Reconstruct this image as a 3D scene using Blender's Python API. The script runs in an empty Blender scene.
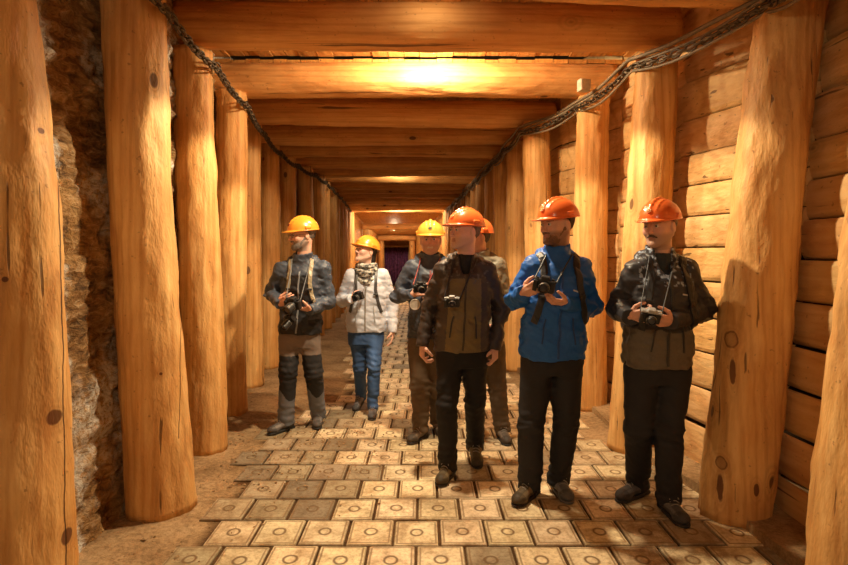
import bpy, bmesh, math, random
import numpy as np
from mathutils import Vector, Matrix, Euler

# ------------------------------------------------------------------ camera, world, exposure
SC = bpy.context.scene
COL = SC.collection
CAM_H = 1.55
cam_d = bpy.data.cameras.new('camera'); cam = bpy.data.objects.new('camera', cam_d); COL.objects.link(cam)
cam.location = (0, 0, CAM_H); cam.rotation_euler = (math.pi/2, 0, 0)
cam_d.sensor_width = 36; cam_d.lens = 36*560/848; cam_d.shift_y = -28.5/848; cam_d.clip_end = 200; cam_d.clip_start = .05
SC.camera = cam
SC.view_settings.view_transform = 'Standard'; SC.view_settings.look = 'None'
SC.view_settings.gamma = 1; SC.view_settings.use_curve_mapping = False
SC.view_settings.exposure = 0.0
w = bpy.data.worlds.new('world'); SC.world = w; w.use_nodes = True
w.node_tree.nodes['Background'].inputs[0].default_value = (1, .75, .5, 1)
w.node_tree.nodes['Background'].inputs[1].default_value = 0.03
WARM = (1.0, .79, .50)
LAMPS = [  # x, y, z of the lamp body, watts, soft radius
    (0.05, 4.0, 3.44, 400, .05),
    (0.05, 5.0, 3.42, 150, .05),
    (-.30, -1.2, 3.05, 85, .2),
    (-.55, 11.15, 3.25, 30, .10),
    (-.95, 19.15, 3.18, 330, .10),
    (-1.25, 23.6, 2.66, 90, .10),
]
for i, (x, y, z, wt, r) in enumerate(LAMPS):
    ld = bpy.data.lights.new('lamp_light', 'SPOT' if i == 0 else 'POINT'); ld.energy = wt; ld.color = WARM; ld.shadow_soft_size = r
    lo = bpy.data.objects.new('lamp_light', ld); COL.objects.link(lo); lo.location = (x, y, z-.09)
    if i == 0: ld.spot_size = math.radians(130); ld.spot_blend = .12   # hooded lamp: shines downward only

rnd = random.Random(7)
def R(d): return math.radians(d)

# ------------------------------------------------------------------ helpers
def tag(o, label=None, cat=None, group=None, kind=None):
    if label: o['label'] = label
    if cat: o['category'] = cat
    if group: o['group'] = group
    if kind: o['kind'] = kind
    return o
def empty(name, loc=(0, 0, 0), rz=0):
    o = bpy.data.objects.new(name, None); COL.objects.link(o); o.location = loc; o.rotation_euler = (0, 0, rz)
    o.empty_display_size = .1
    return o
def mesh_obj(name, verts, faces, mat, parent=None, smooth=True, cols=None, uvs=None):
    me = bpy.data.meshes.new(name)
    me.from_pydata([tuple(map(float, v)) for v in verts] if not isinstance(verts, np.ndarray) else verts.tolist(), [],
                   faces if not isinstance(faces, np.ndarray) else faces.tolist())
    if smooth: me.polygons.foreach_set('use_smooth', [True]*len(me.polygons))
    if cols is not None:
        a = me.color_attributes.new('Col', 'FLOAT_COLOR', 'POINT')
        c = np.ones((len(me.vertices), 4), dtype=np.float32); c[:, :3] = np.asarray(cols, dtype=np.float32)
        a.data.foreach_set('color', c.ravel())
    if uvs is not None:
        l = me.uv_layers.new(name='UVMap'); vi = np.empty(len(me.loops), dtype=np.int32); me.loops.foreach_get('vertex_index', vi)
        l.data.foreach_set('uv', np.asarray(uvs, dtype=np.float32)[vi].ravel())
    me.materials.append(mat)
    me.update()
    o = bpy.data.objects.new(name, me); COL.objects.link(o)
    if parent: o.parent = parent
    return o
class MB:
    """collects simple shapes into one mesh"""
    def __init__(s): s.v = []; s.f = []
    def add(s, v, f):
        n = len(s.v); s.v += [tuple(p) for p in v]; s.f += [tuple(i+n for i in q) for q in f]
    def box(s, c, size, M=None, bev=0):
        bm = bmesh.new(); bmesh.ops.create_cube(bm, size=1)
        for v in bm.verts: v.co = Vector((v.co.x*size[0], v.co.y*size[1], v.co.z*size[2]))
        if bev: bmesh.ops.bevel(bm, geom=list(bm.edges), offset=bev, segments=2, affect='EDGES', profile=.6)
        bm.verts.index_update()
        M = M or Matrix()
        s.add([M @ (v.co + Vector(c)) for v in bm.verts], [[v.index for v in f.verts] for f in bm.faces]); bm.free()
    def tube(s, pts, r, n=8, closed=False, flat=1.0):
        pts = [Vector(p) for p in pts]; m = len(pts); V = []; F = []
        up = Vector((0, 0, 1)); prev = None
        for i, p in enumerate(pts):
            a = pts[(i-1) % m] if (i or closed) else p; b = pts[(i+1) % m] if (i < m-1 or closed) else p
            t = (b-a).normalized() if (b-a).length > 1e-9 else Vector((0, 0, 1))
            if prev is None:
                u = t.orthogonal().normalized()
            else:
                u = (prev - t*prev.dot(t)); u = u.normalized() if u.length > 1e-6 else t.orthogonal().normalized()
            prev = u; w_ = t.cross(u); rr = r[i] if isinstance(r, (list, tuple)) else r
            for k in range(n):
                an = 2*math.pi*k/n; V.append(p + u*math.cos(an)*rr + w_*math.sin(an)*rr*flat)
        for i in range(m if closed else m-1):
            j = (i+1) % m
            for k in range(n): F.append((i*n+k, i*n+(k+1) % n, j*n+(k+1) % n, j*n+k))
        if not closed: F.append(tuple(range(n-1, -1, -1))); F.append(tuple((m-1)*n+k for k in range(n)))
        s.add(V, F)
    def lathe(s, prof, M=None, n=24):
        """prof: (radius, z) pairs, turned about z"""
        V = []; F = []; M = M or Matrix()
        for r, z in prof:
            for k in range(n): V.append(M @ Vector((r*math.cos(2*math.pi*k/n), r*math.sin(2*math.pi*k/n), z)))
        for i in range(len(prof)-1):
            for k in range(n): F.append((i*n+k, i*n+(k+1) % n, (i+1)*n+(k+1) % n, (i+1)*n+k))
        F.append(tuple(range(n-1, -1, -1))); F.append(tuple((len(prof)-1)*n+k for k in range(n)))
        s.add(V, F)
    def build(s, name, mat, parent=None, smooth=False, cols=None):
        return mesh_obj(name, s.v, s.f, mat, parent, smooth, cols)

# numpy value noise
_rs = np.random.RandomState(3); _LAT = _rs.rand(32, 32, 32).astype(np.float32)*2-1
def vnoise(x, y, z):
    xi = np.floor(x).astype(int); yi = np.floor(y).astype(int); zi = np.floor(z).astype(int)
    fx = x-xi; fy = y-yi; fz = z-zi
    fx = fx*fx*(3-2*fx); fy = fy*fy*(3-2*fy); fz = fz*fz*(3-2*fz)
    def L(a, b, c): return _LAT[a & 31, b & 31, c & 31]
    x0 = xi; x1 = xi+1; y0 = yi; y1 = yi+1; z0 = zi; z1 = zi+1
    a = L(x0, y0, z0)*(1-fx)+L(x1, y0, z0)*fx; b = L(x0, y1, z0)*(1-fx)+L(x1, y1, z0)*fx
    c = L(x0, y0, z1)*(1-fx)+L(x1, y0, z1)*fx; d = L(x0, y1, z1)*(1-fx)+L(x1, y1, z1)*fx
    return (a*(1-fy)+b*fy)*(1-fz)+(c*(1-fy)+d*fy)*fz
def fbm(x, y, z, o=3):
    s = 0; a = 1
    for i in range(o): s = s + a*vnoise(x*2**i+7.3*i, y*2**i+3.1*i, z*2**i+5.7*i); a *= .5
    return s

# ------------------------------------------------------------------ node helpers
class NT:
    def __init__(s, name, rough=.6, spec=.3):
        s.m = bpy.data.materials.new(name); s.m.use_nodes = True; s.t = s.m.node_tree; s.n = s.t.nodes; s.l = s.t.links
        s.p = s.n['Principled BSDF']; s.p.inputs['Roughness'].default_value = rough
        s.p.inputs['Specular IOR Level'].default_value = spec
    def node(s, typ, **kw):
        nd = s.n.new(typ)
        for k, v in kw.items():
            if hasattr(nd, k): setattr(nd, k, v)
            else: nd.inputs[k.replace('_', ' ')].default_value = v
        return nd
    def link(s, a, b): s.l.new(a, b)
    def noise(s, vec, scale, detail=4, rough=.55, dist=0):
        n = s.node('ShaderNodeTexNoise'); n.inputs['Scale'].default_value = scale; n.inputs['Detail'].default_value = detail
        n.inputs['Roughness'].default_value = rough; n.inputs['Distortion'].default_value = dist
        if vec is not None: s.link(vec, n.inputs['Vector'])
        return n.outputs['Fac']
    def ramp(s, fac, stops, interp='LINEAR'):
        r = s.node('ShaderNodeValToRGB'); r.color_ramp.interpolation = interp
        e = r.color_ramp.elements
        while len(e) < len(stops): e.new(.5)
        for i, (p, c) in enumerate(stops):
            e[i].position = p; e[i].color = (c[0], c[1], c[2], 1) if isinstance(c, (tuple, list)) else (c, c, c, 1)
        s.link(fac, r.inputs[0]); return r.outputs[0]
    def mix(s, a, b, fac, mode='MIX'):
        m = s.node('ShaderNodeMix', data_type='RGBA', blend_type=mode)
        for v, i in ((fac, 0), (a, 6), (b, 7)):
            if isinstance(v, (int, float)): m.inputs[i].default_value = v
            elif isinstance(v, tuple): m.inputs[i].default_value = (*v[:3], 1)
            else: s.link(v, m.inputs[i])
        return m.outputs[2]
    def math(s, op, a, b=0, c=None):
        m = s.node('ShaderNodeMath', operation=op)
        for v, i in ((a, 0), (b, 1), (c, 2)):
            if v is None: continue
            if isinstance(v, (int, float)): m.inputs[i].default_value = v
            else: s.link(v, m.inputs[i])
        return m.outputs[0]
    def mapping(s, vec, scale=(1, 1, 1), loc=(0, 0, 0), rot=(0, 0, 0)):
        m = s.node('ShaderNodeMapping'); m.inputs['Scale'].default_value = scale; m.inputs['Location'].default_value = loc
        m.inputs['Rotation'].default_value = rot
        s.link(vec, m.inputs['Vector']); return m.outputs[0]
    def bump(s, h, strength=.3, dist=.01, prev=None):
        b = s.node('ShaderNodeBump'); b.inputs['Strength'].default_value = strength; b.inputs['Distance'].default_value = dist
        s.link(h, b.inputs['Height'])
        if prev is not None: s.link(prev, b.inputs['Normal'])
        return b.outputs[0]
    def objvec(s, rand=True):
        tc = s.node('ShaderNodeTexCoord'); v = tc.outputs['Object']
        if rand:
            oi = s.node('ShaderNodeObjectInfo'); mu = s.math('MULTIPLY', oi.outputs['Random'], 37.0)
            va = s.node('ShaderNodeVectorMath', operation='ADD'); s.link(v, va.inputs[0])
            cx = s.node('ShaderNodeCombineXYZ'); s.link(mu, cx.inputs[0]); s.link(mu, cx.inputs[1]); s.link(mu, cx.inputs[2])
            s.link(cx.outputs[0], va.inputs[1]); return va.outputs[0]
        return v
    def out(s, color=None, normal=None, rough=None):
        if color is not None:
            if isinstance(color, tuple): s.p.inputs['Base Color'].default_value = (*color[:3], 1)
            else: s.link(color, s.p.inputs['Base Color'])
        if normal is not None: s.link(normal, s.p.inputs['Normal'])
        if rough is not None: s.link(rough, s.p.inputs['Roughness'])
        return s.m

def wood(name, light, mid, dark, axis='Z', attr=False, rand=True, knots=1.0, own=(), cracks=(), turn=0.0):
    """axis: along the grain"""
    t = NT(name, .60, .28); v = t.objvec(rand)
    def sc(a, b): return {'Z': (a, a, b), 'Y': (a, b, a), 'X': (b, a, a)}[axis]
    grain = t.noise(t.mapping(v, sc(22, 1.3)), 1.0, 5, .6, .3)
    broad = t.noise(t.mapping(v, sc(3.2, .7)), 1.0, 3, .5, .6)
    blot = t.noise(v, 2.1, 3, .6)
    c = t.ramp(grain, [(.30, dark), (.47, mid), (.66, light)])
    c = t.mix(c, t.ramp(broad, [(.3, mid), (.65, light)]), .55)
    c = t.mix(c, t.ramp(blot, [(.35, (.72, .55, .42)), (.6, (1, 1, 1))]), .45, 'MULTIPLY')
    # rings of growth drawn as wavy bands
    wv = t.node('ShaderNodeTexWave', wave_type='BANDS', bands_direction='X')
    wv.inputs['Scale'].default_value = 1.0; wv.inputs['Distortion'].default_value = 5; wv.inputs['Detail'].default_value = 2; wv.inputs['Detail Scale'].default_value = 1.2
    t.link(t.mapping(v, sc(5.5, .55)), wv.inputs['Vector'])
    c = t.mix(c, t.ramp(wv.outputs['Fac'], [(.0, (.70, .55, .42)), (.35, (1, 1, 1))]), .38, 'MULTIPLY')
    # knots
    vo = t.node('ShaderNodeTexVoronoi', feature='F1'); vo.inputs['Scale'].default_value = 1; vo.inputs['Randomness'].default_value = 1
    t.link(t.mapping(v, sc(3.3, 1.9)), vo.inputs['Vector'])
    sep = t.node('ShaderNodeSeparateColor'); t.link(vo.outputs['Color'], sep.inputs[0])
    pick = t.math('GREATER_THAN', sep.outputs[0], .42)
    k1 = t.math('MULTIPLY', t.ramp(vo.outputs['Distance'], [(.075, 1.0), (.105, 0.0)]), pick)
    ring = t.math('MULTIPLY', t.ramp(vo.outputs['Distance'], [(.10, 0.0), (.12, .8), (.15, .1), (.19, .5), (.24, 0.0)]), pick)
    c = t.mix(c, tuple(x*.45 for x in mid), t.math('MULTIPLY', ring, .55*knots))
    c = t.mix(c, (.075, .028, .012), t.math('MULTIPLY', k1, .85*knots))
    # drying cracks
    cr = t.noise(t.mapping(v, sc(26, .55)), 1.0, 2, .5)
    crk = t.ramp(cr, [(.685, 0.0), (.72, 1.0)])
    c = t.mix(c, (.07, .03, .012), t.math('MULTIPLY', crk, .75))
    # small specks and stains
    sp = t.noise(v, 34, 2, .5)
    c = t.mix(c, (.16, .07, .025), t.math('MULTIPLY', t.ramp(sp, [(.68, 0.0), (.74, 1.0)]), .5))
    if own or cracks:   # knots and splits that this one log has, on its side toward the walkway
        ov = t.mapping(t.objvec(False), rot=(0, 0, -turn)); sx = t.node('ShaderNodeSeparateXYZ'); t.link(ov, sx.inputs[0])
        fr = t.math('LESS_THAN', sx.outputs[1], 0.02); wob = t.math('MULTIPLY', t.math('SUBTRACT', t.noise(ov, 22, 3), .5), .5)
        for (kx, kz, kw, kh, hollow) in own:
            a = t.math('POWER', t.math('DIVIDE', t.math('SUBTRACT', sx.outputs[0], kx), kw), 2); b = t.math('POWER', t.math('DIVIDE', t.math('SUBTRACT', sx.outputs[2], kz), kh), 2)
            d = t.math('ADD', t.math('SQRT', t.math('ADD', a, b)), wob)
            core = t.ramp(d, [(.35, .35 if hollow else 1.0), (.62, .45 if hollow else 1.0), (.78, 1.0), (1.0, 0.0)])
            c = t.mix(c, (.10, .025, .008), t.math('MULTIPLY', t.math('MULTIPLY', core, fr), .88))
            halo = t.ramp(t.math('MULTIPLY', d, .4), [(.36, .0), (.46, .5), (.6, .1), (.7, .35), (.9, 0.0)])
            c = t.mix(c, (.38, .16, .045), t.math('MULTIPLY', t.math('MULTIPLY', halo, fr), .7))
        for (x0, z0, x1, z1, cw) in cracks:
            sl = (x1-x0)/(z1-z0); lin = t.math('ADD', t.math('MULTIPLY', t.math('SUBTRACT', sx.outputs[2], z0), sl), x0)
            wv2 = t.math('MULTIPLY', t.math('SUBTRACT', t.noise(t.mapping(ov, (0, 0, 3)), 1, 4), .5), .035)
            d = t.math('ABSOLUTE', t.math('SUBTRACT', t.math('SUBTRACT', sx.outputs[0], lin), wv2))
            inz = t.math('MULTIPLY', t.math('GREATER_THAN', sx.outputs[2], min(z0, z1)), t.math('LESS_THAN', sx.outputs[2], max(z0, z1)))
            k_ = t.math('MULTIPLY', t.math('MULTIPLY', t.ramp(t.math('DIVIDE', d, cw*2), [(.3, 1.0), (.55, 0.0)]), inz), fr)
            c = t.mix(c, (.045, .018, .008), t.math('MULTIPLY', k_, .9)); crk = t.math('MAXIMUM', crk, k_)
    if attr:
        at = t.node('ShaderNodeAttribute', attribute_name='Col'); c = t.mix(c, at.outputs['Color'], 1.0, 'MULTIPLY')
    h = t.mix(grain, t.math('SUBTRACT', 1, crk), .6)
    n = t.bump(h, .65, .007); n = t.bump(t.noise(t.mapping(v, sc(9, 3.5)), 1.0, 4, .6), .75, .028, n)
    return t.out(c, n)

M = {}
M['post'] = wood('peeled_pine', (.84, .55, .235), (.63, .31, .085), (.30, .115, .025))
M['beam'] = wood('beam_pine', (.76, .44, .17), (.62, .32, .10), (.38, .155, .038))
M['plank'] = wood('plank_pine', (.86, .60, .31), (.72, .44, .175), (.46, .20, .06), axis='Y', attr=True, rand=False, knots=.8)
M['board'] = wood('ceiling_boards', (.70, .38, .12), (.56, .27, .07), (.36, .15, .035), axis='Y', attr=True, rand=False, knots=.5)

def rock_mat():
    t = NT('salt_rock', .8, .3); v = t.objvec(False)
    n1 = t.noise(v, 3.2, 6, .65, 1.2); n2 = t.noise(t.mapping(v, (9, 9, 22)), 1.0, 5, .7, .8); n3 = t.noise(v, 1.5, 3, .6)
    c = t.ramp(n1, [(.32, (.07, .035, .014)), (.46, (.24, .12, .04)), (.58, (.46, .26, .09)), (.72, (.62, .42, .2))])
    c = t.mix(c, t.ramp(n2, [(.38, (.03, .016, .008)), (.52, (.36, .20, .07)), (.68, (.80, .60, .36))]), .5)
    sy = t.node('ShaderNodeSeparateXYZ'); t.link(v, sy.inputs[0])
    crust = t.ramp(t.math('ADD', t.math('MULTIPLY', t.math('SUBTRACT', sy.outputs[1], 2.92), -2.2), t.math('MULTIPLY', t.noise(v, 5, 4), 1.0)), [(.42, 0.0), (.62, 1.0)])
    where = t.math('MAXIMUM', crust, t.math('MULTIPLY', t.ramp(n3, [(.52, 0.0), (.6, 1.0)]), .8))
    salt = t.math('MULTIPLY', t.ramp(t.noise(v, 26, 5, .8), [(.40, 0.0), (.56, 1.0)]), where)
    c = t.mix(c, (.74, .72, .66), salt)
    n = t.bump(n1, .8, .08); n = t.bump(n2, .9, .035, n); n = t.bump(t.noise(v, 40, 4, .8), .6, .012, n)
    return t.out(c, n)
M['rock'] = rock_mat()

def tile_mat():
    t = NT('salt_paver', .6, .3)
    at = t.node('ShaderNodeAttribute', attribute_name='Col'); uv = t.node('ShaderNodeUVMap', uv_map='UVMap').outputs[0]
    v = t.objvec(False)
    sp = t.node('ShaderNodeSeparateXYZ'); t.link(uv, sp.inputs[0])
    wob = t.math('MULTIPLY', t.math('SUBTRACT', t.noise(v, 9, 3), .5), .05)
    r = t.math('ADD', t.math('SQRT', t.math('ADD', t.math('POWER', sp.outputs[0], 2), t.math('POWER', sp.outputs[1], 2))), wob)
    e = t.math('ADD', t.math('MAXIMUM', t.math('ABSOLUTE', sp.outputs[0]), t.math('ABSOLUTE', sp.outputs[1])), t.math('MULTIPLY', wob, .5))
    ring = t.ramp(r, [(.085, 0.0), (.115, 1.0), (.135, 1.0), (.165, 0.0)])
    line = t.ramp(e, [(.385, 0.0), (.405, 1.0), (.42, 1.0), (.445, 0.0)])
    stain = t.noise(v, 5.5, 6, .7, .5); fine = t.noise(v, 38, 5, .75)
    c = t.mix(at.outputs['Color'], t.ramp(stain, [(.3, (.50, .38, .27)), (.52, (.93, .87, .78)), (.7, (1.12, 1.1, 1.05))]), 1.0, 'MULTIPLY')
    c = t.mix(c, t.ramp(fine, [(.3, (.45, .33, .22)), (.55, (1, 1, 1))]), .7, 'MULTIPLY')
    c = t.mix(c, (.17, .095, .04), t.math('MULTIPLY', ring, .9))
    c = t.mix(c, (.22, .13, .06), t.math('MULTIPLY', line, .75))
    edge = t.ramp(e, [(.45, 0.0), (.485, 1.0)])
    c = t.mix(c, (.10, .055, .025), t.math('MULTIPLY', edge, .8))
    # loose dirt trodden over the pavers
    dirt = t.math('MULTIPLY', t.ramp(t.noise(v, 1.1, 4, .6), [(.5, 0.0), (.62, 1.0)]), t.ramp(t.noise(v, 14, 5, .8), [(.42, 0.0), (.55, 1.0)]))
    c = t.mix(c, (.20, .115, .05), t.math('MULTIPLY', dirt, .6))
    h = t.math('SUBTRACT', 1, t.math('ADD', ring, t.math('MULTIPLY', line, .7)))
    n = t.bump(h, .5, .006); n = t.bump(fine, .45, .006, n); n = t.bump(stain, .3, .012, n)
    return t.out(c, n)
M['tile'] = tile_mat()
def dirt_mat(attr=False):
    t = NT('trodden_grit', .85, .15); v = t.objvec(False)
    a = t.noise(v, 2.3, 5, .6); b = t.noise(v, 30, 5, .8)
    c = t.ramp(a, [(.3, (.24, .15, .075)), (.55, (.42, .29, .16)), (.75, (.55, .41, .25))])
    c = t.mix(c, t.ramp(b, [(.3, (.35, .28, .2)), (.6, (1.1, 1.05, 1))]), .8, 'MULTIPLY')
    if attr: c = t.mix(c, t.node('ShaderNodeAttribute', attribute_name='Col').outputs['Color'], 1.0, 'MULTIPLY')
    n = t.bump(a, .4, .03); n = t.bump(b, .7, .01, n)
    return t.out(c, n)
M['dirt'] = dirt_mat(); M['bed'] = dirt_mat(True)
def plain(name, col, rough=.5, metal=0, spec=.4, noise=.25, nscale=30, bump=0):
    t = NT(name, rough, spec); t.p.inputs['Metallic'].default_value = metal
    v = t.objvec(True); n = t.noise(v, nscale, 4, .6)
    lo = tuple(x*(1-noise) for x in col); hi = tuple(min(1, x*(1+noise)) for x in col)
    c = t.ramp(n, [(.3, lo), (.7, hi)])
    return t.out(c, t.bump(n, bump, .004) if bump else None)
M['iron'] = plain('rusty_chain_iron', (.12, .09, .06), .55, .6, bump=.3)
M['cable'] = plain('grey_cable', (.22, .17, .11), .6)
M['boxgrey'] = plain('junction_box_plastic', (.55, .47, .35), .5)
M['lampmetal'] = plain('lamp_housing', (.5, .48, .42), .4, .3)
def emis(name, col, s):
    t = NT(name); t.p.inputs['Emission Color'].default_value = (*col, 1); t.p.inputs['Emission Strength'].default_value = s
    return t.out(col)
M['glow'] = emis('lamp_diffuser', (1, .80, .5), 18)

# ------------------------------------------------------------------ the tunnel: course of the two rows
LEFT = [(2.35, -1.73, .23, -.20), (3.40, -1.575, .188, -.20), (4.42, -1.735, .16, -.09), (5.45, -1.865, .155, -.04), (6.6, -2.06, .155, 0), (7.65, -2.13, .155, 0),
        (8.7, -2.13, .155, 0), (9.65, -2.04, .15, 0), (10.65, -2.03, .15, 0)]
RIGHT = [(2.35, 1.87, .22, .26), (3.38, 1.83, .20, .44), (4.48, 1.66, .18, .2), (5.62, 1.665, .17, .03), (6.55, 1.32, .165, 0), (7.5, 1.24, .155, 0),
         (8.5, 1.21, .15, 0), (9.6, 1.17, .15, 0), (10.7, 1.13, .15, 0)]
def lerp(pts, y):
    for (a, b), (c, d) in zip(pts, pts[1:]):
        if y <= c: return b+(d-b)*(y-a)/(c-a)
    return pts[-1][1]
LC = [(-5, -1.6)]+[(p[0], p[1]) for p in LEFT]+[(14, -2.2), (19.5, -2.6), (28, -2.1)]
RC = [(-5, 1.7)]+[(p[0], p[1]) for p in RIGHT]+[(14, 1.03), (19.5, .80), (28, -.6)]
y = 11.65
while y < 19.8:
    LEFT.append((y, lerp(LC, y), .15, 0)); RIGHT.append((y+.03, lerp(RC, y), .15, 0)); y += 1.0
def ceil_z(y): return lerp([(-5, 3.13), (4.6, 3.13), (7.5, 3.03), (19.5, 3.0), (50, 3.0)], y)

def log_mesh(L, r, seed, rough=.012, taper=.06, ring=None, nr=28, lean=0, facet=.02, bow=.02):
    nz = max(12, int(L/.045)); V = []; F = []
    th = np.linspace(0, 2*np.pi, nr, endpoint=False)
    for i in range(nz+1):
        z = L*i/nz; k = 1-taper*z/L
        rr = r*k*(1+facet*2*fbm(np.cos(th)*1.1+seed, np.sin(th)*1.1+seed*1.7, np.full(nr, z*.55), 2))
        rr = rr+rough*fbm(np.cos(th)*4+seed*3, np.sin(th)*4+seed, np.full(nr, z*5.0), 2)
        if ring:
            d = abs(z-ring)
            if d < .03: rr = rr*(1-.07*(1-d/.03))
            elif z > ring: rr = rr*1.03
        bx = bow*math.sin(z/L*math.pi+seed)+lean*z/L; by = bow*.6*math.sin(z*1.3+seed*2)
        for a, q in zip(th, rr): V.append((bx+math.cos(a)*q, by+math.sin(a)*q, z))
    for i in range(nz):
        for k in range(nr): F.append((i*nr+k, i*nr+(k+1) % nr, (i+1)*nr+(k+1) % nr, (i+1)*nr+k))
    F.append(tuple(range(nr-1, -1, -1))); F.append(tuple(nz*nr+k for k in range(nr)))
    return V, F
def kn(x, D, cx, L): return [((a-424)/560*D-cx, CAM_H-(b-254)/560*D, w_/560*D, h_/560*D, hol) for a, b, w_, h_, hol in L]
def ck(D, cx, L): return [((a-424)/560*D-cx, CAM_H-(b-254)/560*D, (c-424)/560*D-cx, CAM_H-(d-254)/560*D, w_) for a, b, c, d, w_ in L]
WP = ((.84, .55, .235), (.63, .31, .085), (.30, .115, .025))
M['post_a'] = wood('peeled_pine_cracked', *WP, turn=R(36), own=[(.143, .87, .034, .038, 0), (.10, 2.07, .014, .014, 0), (.19, .35, .024, .040, 0), (-.02, 1.45, .012, .012, 0)], cracks=[(.160, 2.25, .172, 1.25, .0032), (.172, 1.25, .19, .0, .0028)])
M['post_b'] = wood('peeled_pine_split', *WP, turn=R(25), own=[(.085, 1.30, .012, .10, 0), (-.02, .85, .010, .010, 0)], cracks=[(.070, 2.75, .092, 1.29, .0045), (.092, 1.29, .080, .45, .0022)])
M['post_r'] = wood('peeled_pine_knotted', *WP, turn=R(-28.5), own=[(-.14, 2.66, .024, .03, 1), (-.145, 2.50, .022, .065, 0), (-.12, 1.92, .032, .045, 1), (-.12, 1.80, .022, .055, 0), (.055, 2.51, .016, .016, 0),
    (.02, 1.05, .042, .055, 1), (.028, .87, .018, .085, 0), (-.03, .335, .034, .045, 1), (-.036, .20, .020, .085, 0), (.145, .22, .016, .04, 0)], cracks=[(-.135, 3.14, -.14, 2.72, .003), (-.11, 3.14, -.12, 2.8, .0025), (-.085, 3.14, -.1, 2.86, .002)])
ORD = ['first', 'second', 'third', 'fourth', 'fifth', 'sixth', 'seventh', 'eighth', 'ninth', 'tenth', 'eleventh', 'twelfth', 'thirteenth', 'fourteenth', 'fifteenth', 'sixteenth', 'seventeenth', 'eighteenth', 'nineteenth', 'twentieth']
PL = {0: 'very thick pale pine post cut off by the left edge, long crack down its side',
      1: 'thick pine post with bright split inner side, just past the dark rock strip',
      2: 'round post with notched top, half pale half orange, third of the left row'}
PR = {0: 'pale pine post slanting across the right picture edge',
      1: 'thickest pine post, dark oval knots, beside the man at the far right',
      2: 'pale peeled post with notched top behind the moustached man',
      3: 'smooth round pine post just below the small pale junction box'}
for side, rows, names in (('left', LEFT, PL), ('right', RIGHT, PR)):
    for i, (y, x, r, lean) in enumerate(rows):
        H = ceil_z(y)+.02
        big = r > .195
        V, F = log_mesh(H, r, i*3.7+(11 if side == 'right' else 0), .010 if r < .2 else .014, .12 if big else .08, None if i < 2 else H-.10,
                        nr=40 if i < 5 else 20, lean=lean, facet=.05 if big else .03, bow=.018 if i > 1 else .03)
        o = mesh_obj('timber_post', V, F, M[{('left', 0): 'post_a', ('left', 1): 'post_b', ('right', 1): 'post_r'}.get((side, i), 'post')]); o.location = (x, y, 0)
        lab = names.get(i) or f'round pine post, {ORD[i]} of the {side} row counting inward from the picture edge'
        tag(o, lab, 'post', f'timber posts of the {side} row')
# beams
nb = 0
BY = [2.35, 3.42]+[(a[0]+b[0])/2 for a, b in zip(LEFT[2:], RIGHT[2:])]
for i, y in enumerate(BY):
    xl = lerp(LC, y)-.18; xr = lerp(RC, y)+.22
    if i == 2: xr = 2.0
    r = [.2, .2, .20, .165, .165, .15, .15][i] if i < 7 else .14
    V, F = log_mesh(xr-xl, r, 40+i*2.3, .008, .03, None, nr=32 if i < 7 else 18, facet=.05, bow=.02)
    o = mesh_obj('ceiling_beam', V, F, M['beam']); o.rotation_euler = (0, math.pi/2, R(1.2)); o.location = (xl, y, ceil_z(y)+r+(.06 if i == 2 else 0))
    if i < 2: lab = ['round pine ceiling log overhead nearest the camera, above the picture edge', 'round pine ceiling log overhead, next before the topmost log in the picture'][i]
    elif i == 2: lab = 'thick dark orange ceiling log crossing the top edge of the picture'
    elif i == 3: lab = 'ceiling log with the bright white lamp glow on its face'
    else: lab = f'horizontal pine ceiling log, {ORD[i-4]} one beyond the brightly lit log'
    tag(o, lab, 'beam', 'ceiling logs resting on the posts')

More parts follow.
